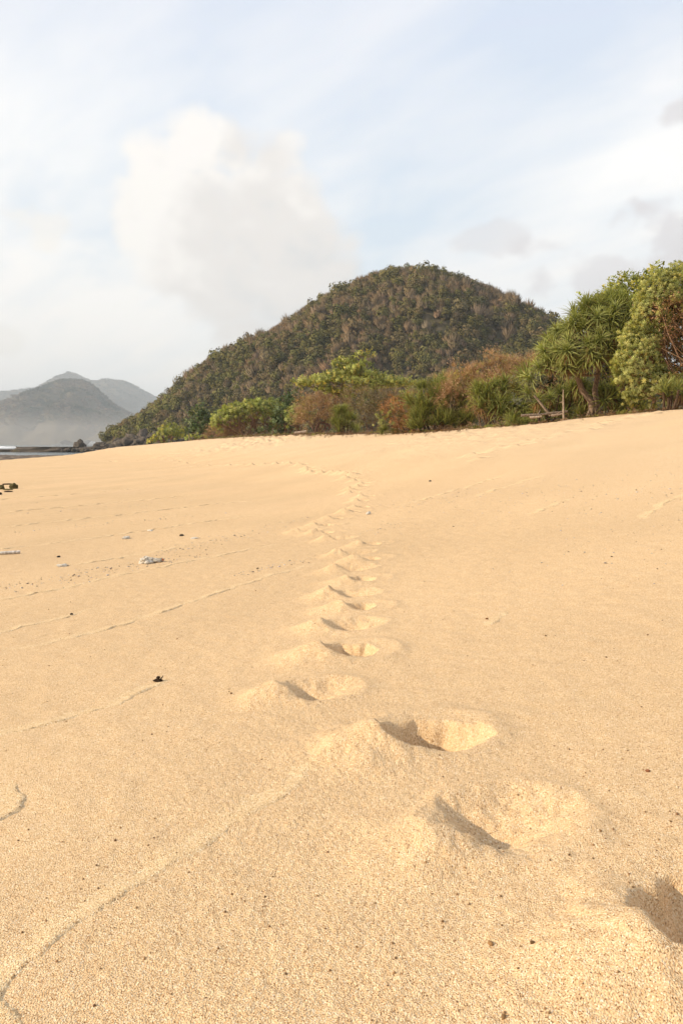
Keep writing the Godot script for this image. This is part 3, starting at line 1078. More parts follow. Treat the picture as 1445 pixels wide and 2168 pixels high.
func make_plants() -> void:
	var olive := [Color(0.15, 0.185, 0.0383), Color(0.423, 0.423, 0.109), Color(0.547, 0.465, 0.109)]
	var fresh := [Color(0.137, 0.192, 0.0383), Color(0.41, 0.451, 0.123), Color(0.547, 0.505, 0.137)]
	var darkg := [Color(0.041, 0.0656, 0.0192), Color(0.116, 0.157, 0.041)]
	var rust := [Color(0.269, 0.157, 0.084), Color(0.493, 0.314, 0.174), Color(0.426, 0.358, 0.123)]
	var brown_stem := Color(0.218, 0.137, 0.0888)

	# far left: low shrub, dark small tree, yellow-green plant
	bush("beach_shrub", "low rounded green shrub at the far left end of the plant belt", "shrub", -24.4, 113, [[V(-0.7, 0.9, 0), V(1.3, 0.95, 1.2)], [V(0.6, 1.5, -0.3), V(1.6, 1.25, 1.4)], [V(-1.6, 0.4, 0.3), V(0.8, 0.6, 0.8)]], leafm.broad, 26, 0.30, olive, 10, 0.06, Color(0.3, 0.178, 0.0956))
	bush("broadleaf_tree", "small dark green broadleaf tree between the low left shrub and the umbrella tree", "tree", -18.6, 108, [[V(-0.3, 2.9, 0), V(1.2, 1.2, 1.1)], [V(0.6, 1.9, 0), V(1.3, 1.1, 1.1)], [V(-0.6, 1.5, 0.2), V(1.0, 1.0, 1)]], leafm.spray, 30, 0.55, darkg, 6, 0.09, brown_stem)
	bush("low_plant", "low yellow-green plant in front of the small dark broadleaf tree", "plant", -19.0, 104, [[V(0, 0.35, 0), V(1.1, 0.55, 0.7)], [V(0.9, 0.3, 0.1), V(0.8, 0.45, 0.6)]], leafm.broad, 24, 0.26, fresh, 5, 0.03)
	bush("dry_shrub", "low brown dry brush at the left foot of the umbrella tree", "shrub", -14.8, 97, [[V(0, 0.6, 0), V(1.5, 0.8, 0.9)], [V(1.6, 0.9, -1.2), V(1.2, 1.0, 0.9)]], leafm.twigs, 34, 0.6, rust, 8, 0.03, brown_stem)

	# the umbrella-crowned tree with leaning stems
	var o := thing("umbrella_tree", "wide dome-crowned yellow-green tree on many leaning bare stems, left of centre", "tree", Vector3(-10.6, base_height(-10.6, 95), -95), "")
	var dome := [[V(-2.6, 2.35, 0), V(1.9, 1.05, 1.8)], [V(-1.0, 3.0, 0.3), V(2.0, 1.15, 1.9)], [V(1.0, 3.3, 0), V(2.1, 1.15, 2.0)], [V(2.7, 2.9, -0.3), V(1.7, 1.25, 1.7)], [V(-3.6, 1.7, 0.2), V(0.95, 0.85, 1.0)], [V(0.2, 3.1, 1.1), V(1.7, 1.0, 1.0)], [V(-1.9, 2.5, 1.3), V(1.4, 0.85, 0.9)], [V(3.4, 2.1, 0.4), V(0.9, 0.9, 0.9)]]
	var b := MB.new()
	for k in 11:
		var root := V(rng.randf_range(-1.4, 1.2), -0.2, rng.randf_range(-0.5, 0.6))
		var l: Array = dome[k % dome.size()]
		var fork: Vector3 = root.lerp(l[0] - V(0, 0.5, 0), 0.62) + rand_dir() * 0.2
		limb(b, root, fork, 0.12, 0.085, Color(0.328, 0.218, 0.15), 0.1)
		for j in 6:
			limb(b, fork, l[0] + rand_dir() * Vector3(l[1]) * V(0.85, 0.5, 0.85), 0.06, 0.02, Color(0.3, 0.192, 0.137), 0.1, 5)
	part(o, "stems", b.mesh(), mats.bark)
	foliage(o, "crown", leafm.broad, dome, 48, 0.27, [Color(0.178, 0.212, 0.0437), Color(0.41, 0.423, 0.116), Color(0.492, 0.437, 0.123)], 0.8, -0.25, 0.0, 0.7, 0.2)
	foliage(o, "dry_twigs", leafm.twigs, [[V(-2.2, 1.2, -0.2), V(1.6, 0.9, 1)], [V(2.0, 1.4, -0.4), V(2.0, 1.0, 1)], [V(3.2, 1.0, -0.5), V(1.2, 0.9, 0.8)]], 26, 0.6, [Color(0.178, 0.102, 0.0547), Color(0.328, 0.192, 0.102)], 0.4, -0.6)
	bush("low_plant", "dark leafy seedling under the right side of the umbrella tree", "plant", -8.6, 92, [[V(0, 0.5, 0), V(0.9, 0.6, 0.6)], [V(1.6, 0.4, 0), V(0.9, 0.5, 0.6)]], leafm.spray, 20, 0.45, darkg, 4, 0.03)
	bush("broadleaf_tree", "dark green broadleaf tree behind the right edge of the umbrella tree", "tree", -6.3, 92, [[V(0, 3.0, 0), V(1.0, 1.3, 1)], [V(0.9, 3.9, -0.5), V(1.1, 1.0, 1)], [V(-0.4, 1.8, 0), V(0.9, 1.0, 0.9)], [V(0.5, 1.2, 0), V(0.9, 0.9, 0.8)]], leafm.spray, 30, 0.5, darkg, 5, 0.09, brown_stem)

	# half green, half bare shrub pair
	bush("beach_shrub", "small dome of yellow-green leaves at the left of the rusty bare shrub", "shrub", -4.1, 78, [[V(0.2, 1.9, 0), V(1.35, 0.95, 1.1)], [V(-0.5, 1.3, 0.2), V(0.9, 0.8, 0.9)]], leafm.broad, 30, 0.24, [Color(0.164, 0.192, 0.0478), Color(0.368, 0.383, 0.116)], 8, 0.05, brown_stem)
	var rs := bush("dry_shrub", "rusty brown leafless shrub with an arched dark trunk, left of the flat-topped tree", "shrub", -1.9, 75, [[V(-0.4, 2.4, 0), V(1.7, 1.2, 1.2)], [V(0.9, 2.6, -0.2), V(1.5, 1.2, 1.1)], [V(-1.2, 1.4, 0.1), V(1.2, 1.0, 0.9)], [V(0.9, 1.6, -0.7), V(1.2, 0.9, 0.7)]], leafm.twigs, 44, 0.62, rust, 12, 0.045, Color(0.273, 0.164, 0.109))
	b = MB.new()
	b.tube([V(-0.5, -0.1, 0.6), V(-0.42, 0.6, 0.6), V(-0.15, 1.05, 0.55), V(0.35, 1.1, 0.5), V(0.75, 0.75, 0.5), V(0.85, 0.5, 0.5)], [0.14, 0.12, 0.11, 0.10, 0.11, 0.12], 7, Color(0.137, 0.0752, 0.0547))
	part(rs, "arched_trunk", b.mesh(), mats.bark)

	# flat-topped tree in layers
	o = thing("flat_topped_tree", "flat-topped tree with layered horizontal branches on a slim pale trunk", "tree", Vector3(0.0, base_height(0, 70), -70), "")
	b = MB.new()
	var tk := Color(0.235, 0.179, 0.134)
	b.tube([V(0, -0.2, 0), V(0.02, 1.5, 0), V(-0.03, 3.2, 0), V(0.08, 4.6, 0), V(0.7, 5.7, 0), V(1.8, 6.7, 0)], [0.17, 0.15, 0.13, 0.11, 0.07, 0.03], 8, tk)
	b.tube([V(0.2, -0.2, -0.2), V(0.22, 1.6, -0.15), V(0.15, 3.0, -0.1), V(0.06, 3.9, 0)], [0.10, 0.09, 0.08, 0.07], 7, tk)
	part(o, "trunk", b.mesh(), mats.bark)
	b = MB.new()
	var plates := []
	for p in [[3.9, 4.05, 0.2, 1.5, 0.28], [4.9, 3.8, 0.3, 1.0, 0.24], [-3.1, 3.8, 0.2, 0.9, 0.22], [-2.4, 3.95, 0.3, 1.5, 0.30], [-1.2, 4.15, 0.8, 1.3, 0.32], [0.3, 4.1, 0.6, 1.4, 0.35], [1.7, 4.0, 0.2, 1.5, 0.32], [3.0, 3.85, -0.2, 1.5, 0.30], [4.2, 3.75, -0.6, 1.0, 0.25], [-0.3, 4.7, -0.3, 1.2, 0.32], [1.2, 4.75, 0.1, 1.4, 0.35], [2.5, 4.55, -0.4, 1.2, 0.3], [-0.2, 5.45, 0.1, 0.75, 0.26], [0.5, 5.8, 0.0, 0.8, 0.25], [1.4, 5.5, 0, 1.0, 0.3], [1.9, 6.3, 0.1, 0.7, 0.26], [0.9, 5.15, 0.4, 1.0, 0.3], [-1.4, 3.4, 0.3, 0.9, 0.25], [2.3, 3.45, 0.4, 1.0, 0.25], [-0.7, 3.15, 0.3, 0.7, 0.25], [0.9, 3.3, 0.5, 0.9, 0.25], [0.2, 2.75, 0.3, 0.8, 0.25]]:
		p[1] += 0.4
		p[0] *= 1.08
		p[4] *= 0.62
		plates.append([V(p[0], p[1], p[2]), V(p[3], p[4], p[3] * 0.9)])
		limb(b, V(p[0] * 0.06, p[1] - 0.35, 0), V(p[0] * 1.15, p[1] - 0.05, p[2]), 0.06, 0.02, Color(0.273, 0.178, 0.123), 0.05, 5)
	part(o, "branches", b.mesh(), mats.bark)
	foliage(o, "crown", leafm.spray, plates, 80, 0.27, [Color(0.151, 0.178, 0.039), Color(0.478, 0.478, 0.115), Color(0.745, 0.586, 0.142)], 0.6, -0.5, 0.05, 0.7, 0.5)
	bush("dry_shrub", "brown-green thicket behind and right of the flat-topped tree's trunk", "shrub", 2.6, 66, [[V(-0.7, 2.0, 0), V(1.5, 1.4, 1.2)], [V(0.9, 2.1, -0.2), V(1.5, 1.2, 1.2)], [V(0.2, 1.0, 0.5), V(1.8, 1.0, 0.9)], [V(1.8, 2.6, -0.5), V(1.1, 0.8, 0.8)]], leafm.twigs, 50, 0.55, [Color(0.15, 0.116, 0.0547), Color(0.3, 0.218, 0.116), Color(0.218, 0.232, 0.0683)], 12, 0.04, brown_stem)
	var heads := []
	for k in 34:
		var f := rng.randf()
		heads.append(V(rng.randf_range(-1.05, 1.15) * (1.0 - 0.5 * f), f * 1.75, 0.6 - f * 0.9 + rng.randf_range(-0.2, 0.2)))
	screw_pine_clump("small dense screw pine in front of the flat-topped tree's trunk", 0.15, 62, heads, "upright", 0.85, 0.1)

	# leafy slope of vines left of the big screw pines
	bush("vine_thicket", "sloping thicket of green vines and rusty dry leaves beside the tall screw pine clump", "shrub", 4.3, 50.5, [[V(-1.1, 0.7, 0.1), V(1.0, 0.9, 0.8)], [V(-0.2, 1.4, 0), V(1.1, 1.1, 0.9)], [V(0.7, 2.0, -0.2), V(1.1, 1.2, 0.9)], [V(0.9, 0.9, 0.5), V(1.1, 1.0, 0.8)]], leafm.broad, 46, 0.17, [Color(0.123, 0.13, 0.0342), Color(0.3, 0.287, 0.082), Color(0.41, 0.205, 0.0683)], 10, 0.035, brown_stem, "", 0.12, 0.5)
	var vt := get_child(get_child_count() - 1)
	foliage(vt, "dry_leaves", leafm.twigs, [[V(0.2, 0.6, 0.7), V(1.3, 0.7, 0.6)], [V(-0.4, 1.4, 0.4), V(1.0, 0.8, 0.6)], [V(1.0, 1.4, 0.6), V(0.8, 0.8, 0.5)]], 60, 0.42, [Color(0.3, 0.137, 0.0547), Color(0.465, 0.232, 0.0956)], 0.3, -0.6)
	heads = []
	for k in 9: heads.append(V(rng.randf_range(-0.8, 0.9), rng.randf_range(0.0, 0.45), rng.randf_range(-0.3, 0.4)))
	screw_pine_clump("pale green tuft of strap leaves at the left foot of the vine thicket", 2.9, 50.5, heads, "spread", 0.62, 0.2)

	# tall screw pine clump in the middle
	heads = []
	for k in 76:
		var a := rng.randf_range(-1, 1)
		var f := rng.randf()
		heads.append(V(a * 1.75, 0.05 + f * (2.85 - absf(a + 0.1) * 0.9), 0.9 - f * 1.5 + rng.randf_range(-0.2, 0.2)))
	screw_pine_clump("largest upright blue-green screw pine clump at the middle of the berm", 5.75, 47.5, heads, "upright", 1.0, 0.12)
	heads = []
	for k in 12: heads.append(V(rng.randf_range(-0.9, 1.0), rng.randf_range(2.6, 3.4), rng.randf_range(-0.5, 0.5)))
	screw_pine_clump("screw pine heads rising behind the largest clump, below the rusty shrub", 6.9, 52, heads, "spread", 0.9, 0.1)

	# big rusty dry shrub behind
	bush("dry_shrub", "big rusty orange dry shrub behind the right screw pines, highest of the dry shrubs", "shrub", 9.2, 46, [[V(-2.0, 2.1, 0), V(1.6, 1.2, 1.4)], [V(-0.4, 2.6, 0), V(1.7, 1.3, 1.4)], [V(1.2, 2.75, 0), V(1.6, 1.25, 1.3)], [V(2.4, 2.3, 0), V(1.2, 1.2, 1.1)], [V(0.2, 1.5, 0.3), V(2.4, 1.2, 1.2)]], leafm.twigs, 62, 0.48, [Color(0.269, 0.151, 0.0784), Color(0.515, 0.319, 0.168), Color(0.426, 0.347, 0.112)], 16, 0.05, brown_stem)
	vt = get_child(get_child_count() - 1)
	foliage(vt, "leafy_tips", leafm.broad, [[V(0.6, 3.4, 0), V(1.8, 0.6, 0.9)], [V(2.6, 2.9, 0.2), V(0.8, 0.7, 0.7)], [V(-1.8, 2.9, 0.3), V(1.2, 0.5, 0.8)]], 14, 0.15, [Color(0.218, 0.205, 0.041), Color(0.437, 0.368, 0.082)], 0.5, 0.0)

	# screw pines right of the middle, with dead skirts
	heads = []
	for k in 48:
		var a := rng.randf_range(-1, 1)
		var f := rng.randf()
		heads.append(V(a * 1.55, 0.1 + f * (2.2 + a * 0.5), 0.8 - f * 1.3 + rng.randf_range(-0.2, 0.2)))
	screw_pine_clump("screw pine clump with rust coloured dead skirts, left of the driftwood rail", 8.1, 39.5, heads, "spread", 0.95, 0.5)
	heads = []
	for k in 18: heads.append(V(rng.randf_range(-0.85, 0.95), rng.randf_range(0.15, 1.35), rng.randf_range(-0.4, 0.5)))
	screw_pine_clump("low pale screw pine behind the driftwood rail under the tall one", 8.7, 34.0, heads, "spread", 0.75, 0.3)
	heads = []
	for k in 8: heads.append(V(rng.randf_range(-0.5, 0.5), rng.randf_range(0.0, 0.25), rng.randf_range(-0.2, 0.3)))
	screw_pine_clump("small green tuft on bare sand in front of the driftwood rail", 7.4, 33.6, heads, "spread", 0.42, 0.1)
	bush("vine_thicket", "dark undergrowth behind the trunks of the tall screw pine", "shrub", 10.6, 35.5, [[V(-1.2, 0.9, 0), V(1.5, 1.1, 0.7)], [V(0.8, 1.0, 0), V(1.6, 1.2, 0.7)], [V(0, 2.0, -0.4), V(2.0, 1.0, 0.7)], [V(0.2, 1.2, -1.2), V(2.6, 1.5, 0.5)]], leafm.spray, 34, 0.36, [Color(0.041, 0.052, 0.0192), Color(0.123, 0.102, 0.041), Color(0.273, 0.15, 0.0683)], 10, 0.04, brown_stem)

	heads = []
	for k in 30: heads.append(V(rng.randf_range(-1.5, 1.6), rng.randf_range(0.1, 1.5), rng.randf_range(-0.3, 0.3)))
	screw_pine_clump("brown-skirted low screw pines in the shade behind the two trunks of the tall one", 10.9, 33.6, heads, "spread", 0.8, 0.8)
	heads = []
	for k in 9: heads.append(V(rng.randf_range(-0.45, 0.5), rng.randf_range(0.1, 0.75), rng.randf_range(-0.3, 0.3)))
	screw_pine_clump("young screw pine between the right trunk of the tall one and the great shrub", 11.1, 31.2, heads, "spread", 0.6, 0.6)
	tall_screw_pine()

	# leafy tree behind it and the great shrub at the right edge
	o = bush("broadleaf_tree", "bright yellow-green tree rising behind the tall screw pine", "tree", 12.6, 36, [[V(0.3, 5.3, 0), V(1.25, 0.95, 1.1)], [V(-0.9, 4.8, 0.2), V(1.0, 0.8, 1)], [V(1.4, 5.3, -0.2), V(1.0, 1.0, 1)], [V(-1.5, 4.2, 0.2), V(0.7, 0.6, 0.8)], [V(0.4, 4.0, 0), V(1.8, 1.2, 1.2)], [V(0.9, 6.1, 0), V(0.6, 0.45, 0.6)]], leafm.spray, 85, 0.34, [Color(0.137, 0.164, 0.0273), Color(0.368, 0.368, 0.0683), Color(0.52, 0.451, 0.0956)], 7, 0.12, Color(0.328, 0.232, 0.164), "", 0.1, 0.6)
	var big := [[V(-2.0, 1.35, 0.2), V(0.78, 1.15, 0.9)], [V(-1.85, 2.35, 0), V(0.66, 0.75, 0.8)], [V(-1.5, 0.75, 0.35), V(0.95, 0.75, 0.8)], [V(-1.45, 3.4, -0.1), V(0.62, 0.65, 0.8)], [V(-1.0, 3.95, 0), V(0.95, 0.85, 1.0)], [V(0.0, 4.35, 0), V(1.2, 0.85, 1.1)], [V(1.3, 4.2, 0), V(1.4, 1.1, 1.2)], [V(2.7, 3.6, 0), V(1.4, 1.6, 1.3)], [V(2.3, 1.6, 0.2), V(1.5, 1.5, 1.2)], [V(0.2, 2.6, -1.1), V(1.9, 2.0, 0.6)], [V(-0.6, 2.1, -1.3), V(1.2, 2.0, 0.5)]]
	o = bush("beach_shrub", "great yellow-green beach shrub with brown twiggy hollow at the right edge", "shrub", 12.2, 28.2, big, leafm.broad, 560, 0.085, [Color(0.168, 0.185, 0.0448), Color(0.448, 0.437, 0.14), Color(0.538, 0.47, 0.134)], 18, 0.05, Color(0.355, 0.218, 0.123), "", 0.02, 0.55)
	b = MB.new()
	for k in 60:
		var e := V(rng.randf_range(-1.7, 1.2), rng.randf_range(1.3, 3.7), rng.randf_range(0.2, 0.9))
		limb(b, V(rng.randf_range(-0.6, 1.4), rng.randf_range(0.2, 1.6), rng.randf_range(-0.4, 0.5)), e, 0.035, 0.012, Color(0.41, 0.246, 0.137), 0.16, 4)
	part(o, "bare_branches", b.mesh(), mats.bark)
	foliage(o, "dry_twigs", leafm.twigs, [[V(-0.5, 2.6, -0.1), V(1.2, 1.3, 0.8)], [V(0.6, 3.0, 0.0), V(1.2, 1.0, 0.8)], [V(-0.6, 1.5, 0.0), V(1.1, 1.0, 0.7)]], 90, 0.36, [Color(0.218, 0.109, 0.0547), Color(0.41, 0.232, 0.116)], 0.3, -0.7)
	heads = []
	for k in 15: heads.append(V(rng.randf_range(-1.2, 1.8), rng.randf_range(0.1, 1.0), rng.randf_range(-0.4, 0.5)))
	screw_pine_clump("dark young screw pine growing in front of the great shrub at the right edge", 10.9, 26.6, heads, "upright", 0.62, 0.15)


func tall_screw_pine() -> void:
	var x := 9.75
	var d := 31.5
	var o := thing("tall_screw_pine", "tall screw pine with a wide spiky crown on two leaning stilt-rooted trunks", "tree", Vector3(x, base_height(x, d), -d), "")
	var tc := Color(0.30, 0.215, 0.15)
	var forks := []
	for t in [[[V(0.0, 0.35, 0), V(-0.05, 0.75, 0), V(-0.4, 1.15, 0), V(-0.62, 1.75, 0.0), V(-0.7, 1.9, 0)], 0.14], [[V(1.45, 0.45, 0.1), V(1.3, 0.9, 0.1), V(1.0, 1.45, 0.1), V(0.75, 1.9, 0)], 0.14], [[V(0.5, 0.1, -0.7), V(0.3, 1.2, -0.7), V(0.4, 2.2, -0.5)], 0.12]]:
		var b := MB.new()
		var r := []
		for k in t[0].size(): r.append(t[1] * (1.0 - 0.08 * k))
		b.tube(t[0], r, 8, tc)
		var foot: Vector3 = t[0][0]
		forks.append(t[0][-1])
		var trunk := part(o, "trunk", b.mesh(), mats.bark)
		for k in 7:
			b = MB.new()
			var a := k * TAU / 7.0
			limb(b, foot + V(cos(a) * 0.06, 0.12 + rng.randf() * 0.4, sin(a) * 0.06), foot + V(cos(a) * 0.34, -0.6, sin(a) * 0.3), 0.035, 0.03, tc * 1.05, 0.04, 5)
			part(trunk, "stilt_root", b.mesh(), mats.bark)
	var b := MB.new()
	limb(b, V(-0.65, 1.85, 0), V(-1.45, 1.80, 0.1), 0.06, 0.05, tc * 1.2, 0.03)
	limb(b, V(-0.68, 1.85, 0), V(-0.62, 2.7, 0.0), 0.075, 0.06, tc * 1.25, 0.03)
	limb(b, V(-0.5, 1.75, 0.1), V(0.2, 1.75, 0.1), 0.06, 0.045, tc, 0.1)
	limb(b, V(-1.45, 1.8, 0.1), V(-2.2, 2.15, 0.2), 0.055, 0.045, tc, 0.05)
	var heads := []
	for k in 190:
		var dir := rand_dir()
		if dir.y < -0.7: dir.y *= -1.0
		if dir.y < 0.0 and dir.z < 0.0: dir.z *= -1.0
		var p := V(0.05, 3.1, -0.1) + dir * V(2.05, 1.42, 1.7) * rng.randf_range(0.72, 1.0)
		# the crown leans: higher on the right, lower on the left
		p.y += (p.x - 0.05) * 0.36
		heads.append([p, 0.68])
	for p in [V(-2.1, 1.95, 0.3), V(-2.35, 1.6, 0.1), V(-1.75, 2.2, 0.4), V(-1.9, 2.6, 0.3), V(0.7, 1.75, 0.5), V(1.1, 1.6, 0.5), V(0.35, 2.1, 0.5), V(0.3, 0.75, 0.3), V(0.95, 2.05, 0.6)]:
		heads.append([p, 0.75])
	for h in heads:
		var p: Vector3 = h[0]
		var from: Vector3 = forks[0]
		for f in forks:
			if f.distance_to(p) < from.distance_to(p): from = f
		if rng.randf() < 0.5: limb(b, from + rand_dir() * 0.08, p - V(0, 0.1, 0), 0.042, 0.03, tc * 0.8, 0.14, 5)
		var out := (p - V(0, 2.6, 0)).normalized() * 0.7 + V(0, 0.75, 0.12) + rand_dir() * 0.25
		var s: float = h[1] * rng.randf_range(0.85, 1.2)
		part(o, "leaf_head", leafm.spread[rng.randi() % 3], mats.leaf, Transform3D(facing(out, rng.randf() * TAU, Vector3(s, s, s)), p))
		if p.y < 3.0 and rng.randf() < 0.55:
			part(o, "dead_leaves", leafm.dead[rng.randi() % 2], mats.leaf, Transform3D(facing(V(rng.randf_range(-0.2, 0.2), 1, 0.1), rng.randf() * TAU, Vector3(s, s, s) * 0.7), p - V(0, 0.08, 0)))
	part(o, "branches", b.mesh(), mats.bark)


# ------------------------------------------------------------------ rocks, wood, small finds
func lump(seed_: int, size: Vector3, rough: float, wave: float, col: Color, n := 20, flat := 0.0) -> ArrayMesh:
	var f := noise(seed_, wave, 4)
	var v := PackedVector3Array()
	var c := PackedColorArray()
	for r in n + 1:
		var th := PI * r / n
		for k in n * 2 + 1:
			var a := TAU * (k % (n * 2)) / (n * 2.0)
			var dir := V(sin(th) * cos(a), cos(th), sin(th) * sin(a))
			var rr := 1.0 + f.get_noise_3dv(dir * 1.0) * rough
			var p := dir * rr
			if flat > 0.0: p.y = clampf(p.y, -0.6, flat + f.get_noise_3dv(dir * 2.0) * 0.12)
			v.append(p * size)
			var t := 0.85 + 0.5 * f.get_noise_3dv(dir * 3.0)
			c.append(Color(col.r * t, col.g * t, col.b * t))
	var idx := PackedInt32Array()
	for r in n:
		for k in n * 2:
			var o := r * (n * 2 + 1) + k
			idx.append_array(PackedInt32Array([o, o + 1, o + n * 2 + 1, o + 1, o + n * 2 + 2, o + n * 2 + 1]))
	var st := SurfaceTool.new()
	st.begin(Mesh.PRIMITIVE_TRIANGLES)
	for i in v.size():
		st.set_color(c[i])
		st.add_vertex(v[i])
	for i in idx: st.add_index(i)
	st.generate_normals()
	return st.commit()


func stone(called: String, label: String, category: String, where: Vector3, size: Vector3, seed_: int, col: Color, mat := "rock", rough := 0.6, group := "", flat := 0.0, turn := 0.0, n := 20) -> MeshInstance3D:
	var o := part(self, called, lump(seed_, size, rough, 0.9, col, n, flat), mats[mat], Transform3D(Basis(Vector3.UP, turn), where))
	tag(o, label, category, group)
	return o


func make_rocks() -> void:
	var dk := Color(0.135, 0.11, 0.085)
	# the headland: a low platform and what stands on it (distance about 300)
	stone("rock_platform", "long low brown rock platform running out into the sea on the left", "rock", V(-98, -1.9, -302), V(26, 3.5, 7), 91, dk, "rock", 0.5, "", 0.55, 0.05, 40)
	stone("rock_platform", "left tip of the rock platform, lowest and thinnest part reaching the surf", "rock", V(-121, -2.0, -306), V(13, 2.3, 6), 92, dk, "rock", 0.5, "", 0.5, 0.0, 30)
	stone("rock_platform", "right part of the rock platform joining the foot of the wooded hill", "rock", V(-82, -1.8, -300), V(18, 3.0, 7), 93, dk, "rock", 0.7, "", 0.6, 0.1, 34)
	var s := stone("standing_rock", "stubby upright rock standing alone on the dark platform", "rock", V(-97.3, -1.0, -300), V(2.6, 3.0, 2.2), 94, dk * 0.9, "rock", 0.5)
	part(s, "rock_top", lump(95, V(1.1, 1.6, 1.1), 0.35, 0.8, dk * 0.85), mats.rock, Transform3D(Basis(), V(0.2, 2.3, 0)))
	var spec := [[-89.5, 1.8, 2.6, "first boulder right of the standing rock, low and rounded"], [-86.5, 1.9, 2.0, "second boulder right of the standing rock, beside the low rounded one"], [-82.0, 2.2, 3.2, "jagged mid-sized boulder at the left foot of the hill cliff"], [-78.0, 3.0, 4.4, "tall pointed boulder leaning on the hill cliff"], [-73.5, 3.2, 5.6, "largest dark boulder of the hill cliff, under the first trees"], [-69.0, 3.0, 4.2, "squat boulder right of the largest at the cliff foot"], [-64.0, 3.2, 3.8, "rightmost boulder of the cliff foot, just above the sand"]]
	for k in spec.size():
		var e: Array = spec[k]
		stone("boulder", e[3], "rock", V(e[0], -0.6 + k * 0.42, -300.0 + k * 1.5), V(e[1] * 1.3, e[2] * 0.75, e[1] * 1.2), 100 + k, dk * rng.randf_range(0.8, 1.2), "rock", 0.95, "boulders at the foot of the hill", 0.0, k * 1.3)
	# rubble at the cliff foot
	var xf := []
	var cc := PackedColorArray()
	for k in 420:
		var x := rng.randf_range(-104, -52)
		var y := -1.3 + maxf(0.0, x + 88.0) * 0.13 + rng.randf_range(-0.4, 0.4)
		var sz := rng.randf_range(0.25, 1.0)
		xf.append(Transform3D(facing(rand_dir() + V(0, 1, 0), rng.randf() * TAU, V(sz, sz * 0.7, sz)), V(x, y, -293.0 + rng.randf_range(-4, 2))))
		cc.append(vary(dk * 1.1, 0.3))
	scatter(self, "rock_rubble", lump(110, V(1, 1, 1), 0.7, 0.8, Color.WHITE, 7), mats.rock, xf, cc)
	stone("sea_rock", "small black rock awash in the shallow water before the platform", "rock", V(-63.6, -1.75, -184), V(0.95, 0.35, 0.5), 111, Color(0.04, 0.035, 0.03))
	# stones on the sand at the left edge
	var mossy := Color(0.15, 0.125, 0.05)
	var p := ground(-10.55, 25.6)
	stone("beach_rock", "rounded olive-brown rock, largest stone on the sand at the left edge", "rock", p + V(0.1, 0.05, 0), V(0.14, 0.125, 0.12), 112, mossy, "rock", 0.4)
	p = ground(-10.78, 25.5)
	stone("beach_rock", "small pointed olive rock touching the left of the largest stone", "rock", p + V(0, 0.02, 0), V(0.08, 0.12, 0.08), 113, mossy * 1.1, "rock", 0.5)
	var flats := [[-10.35, 24.9, 0.15, 0.03, mossy * 1.15, "flat olive stone just in front of the largest beach rock"], [-9.95, 24.0, 0.13, 0.025, Color(0.05, 0.025, 0.015), "thin dark brown flat stone, rightmost of the stones at the left edge"], [-10.1, 23.5, 0.14, 0.03, Color(0.05, 0.03, 0.02), "thin dark stone at the frame's left edge above another"], [-9.85, 22.9, 0.17, 0.04, Color(0.045, 0.025, 0.015), "dark flat stone nearest to the camera at the left edge"], [-11.7, 28.2, 0.2, 0.03, Color(0.09, 0.06, 0.03), "low dark stone at the left edge behind the largest beach rock"]]
	for k in flats.size():
		var e: Array = flats[k]
		stone("flat_stone", e[5], "stone", ground(e[0], e[1]) + V(0, e[3] * 0.5, 0), V(e[2], e[3], e[2] * 0.5), 120 + k, e[4], "rock", 0.3, "stones on the sand at the left edge")


func log_thing(called: String, label: String, category: String, pts: Array, r0: float, r1: float, col: Color, knots := 0) -> Node3D:
	var o := thing(called, label, category, pts[0], "driftwood on the beach" if category == "driftwood" else "")
	var b := MB.new()
	var q := []
	var rr := []
	for k in pts.size() * 3 - 2:
		var f := k / 3.0
		var i := mini(int(f), pts.size() - 2)
		q.append(pts[i].lerp(pts[i + 1], f - i) - pts[0] + rand_dir() * r0 * 0.25)
		rr.append(lerpf(r0, r1, f / (pts.size() - 1.0)) * rng.randf_range(0.88, 1.12))
	b.tube(q, rr, 9, col)
	part(o, "log", b.mesh(), mats.bark)
	for k in knots:
		b = MB.new()
		var at: Vector3 = q[1 + rng.randi() % (q.size() - 2)]
		limb(b, at, at + (rand_dir() + V(0, 0.5, 0)) * r0 * 3.0, r0 * 0.45, r0 * 0.25, col, 0.05, 5)
		part(o, "branch_stub", b.mesh(), mats.bark)
	return o


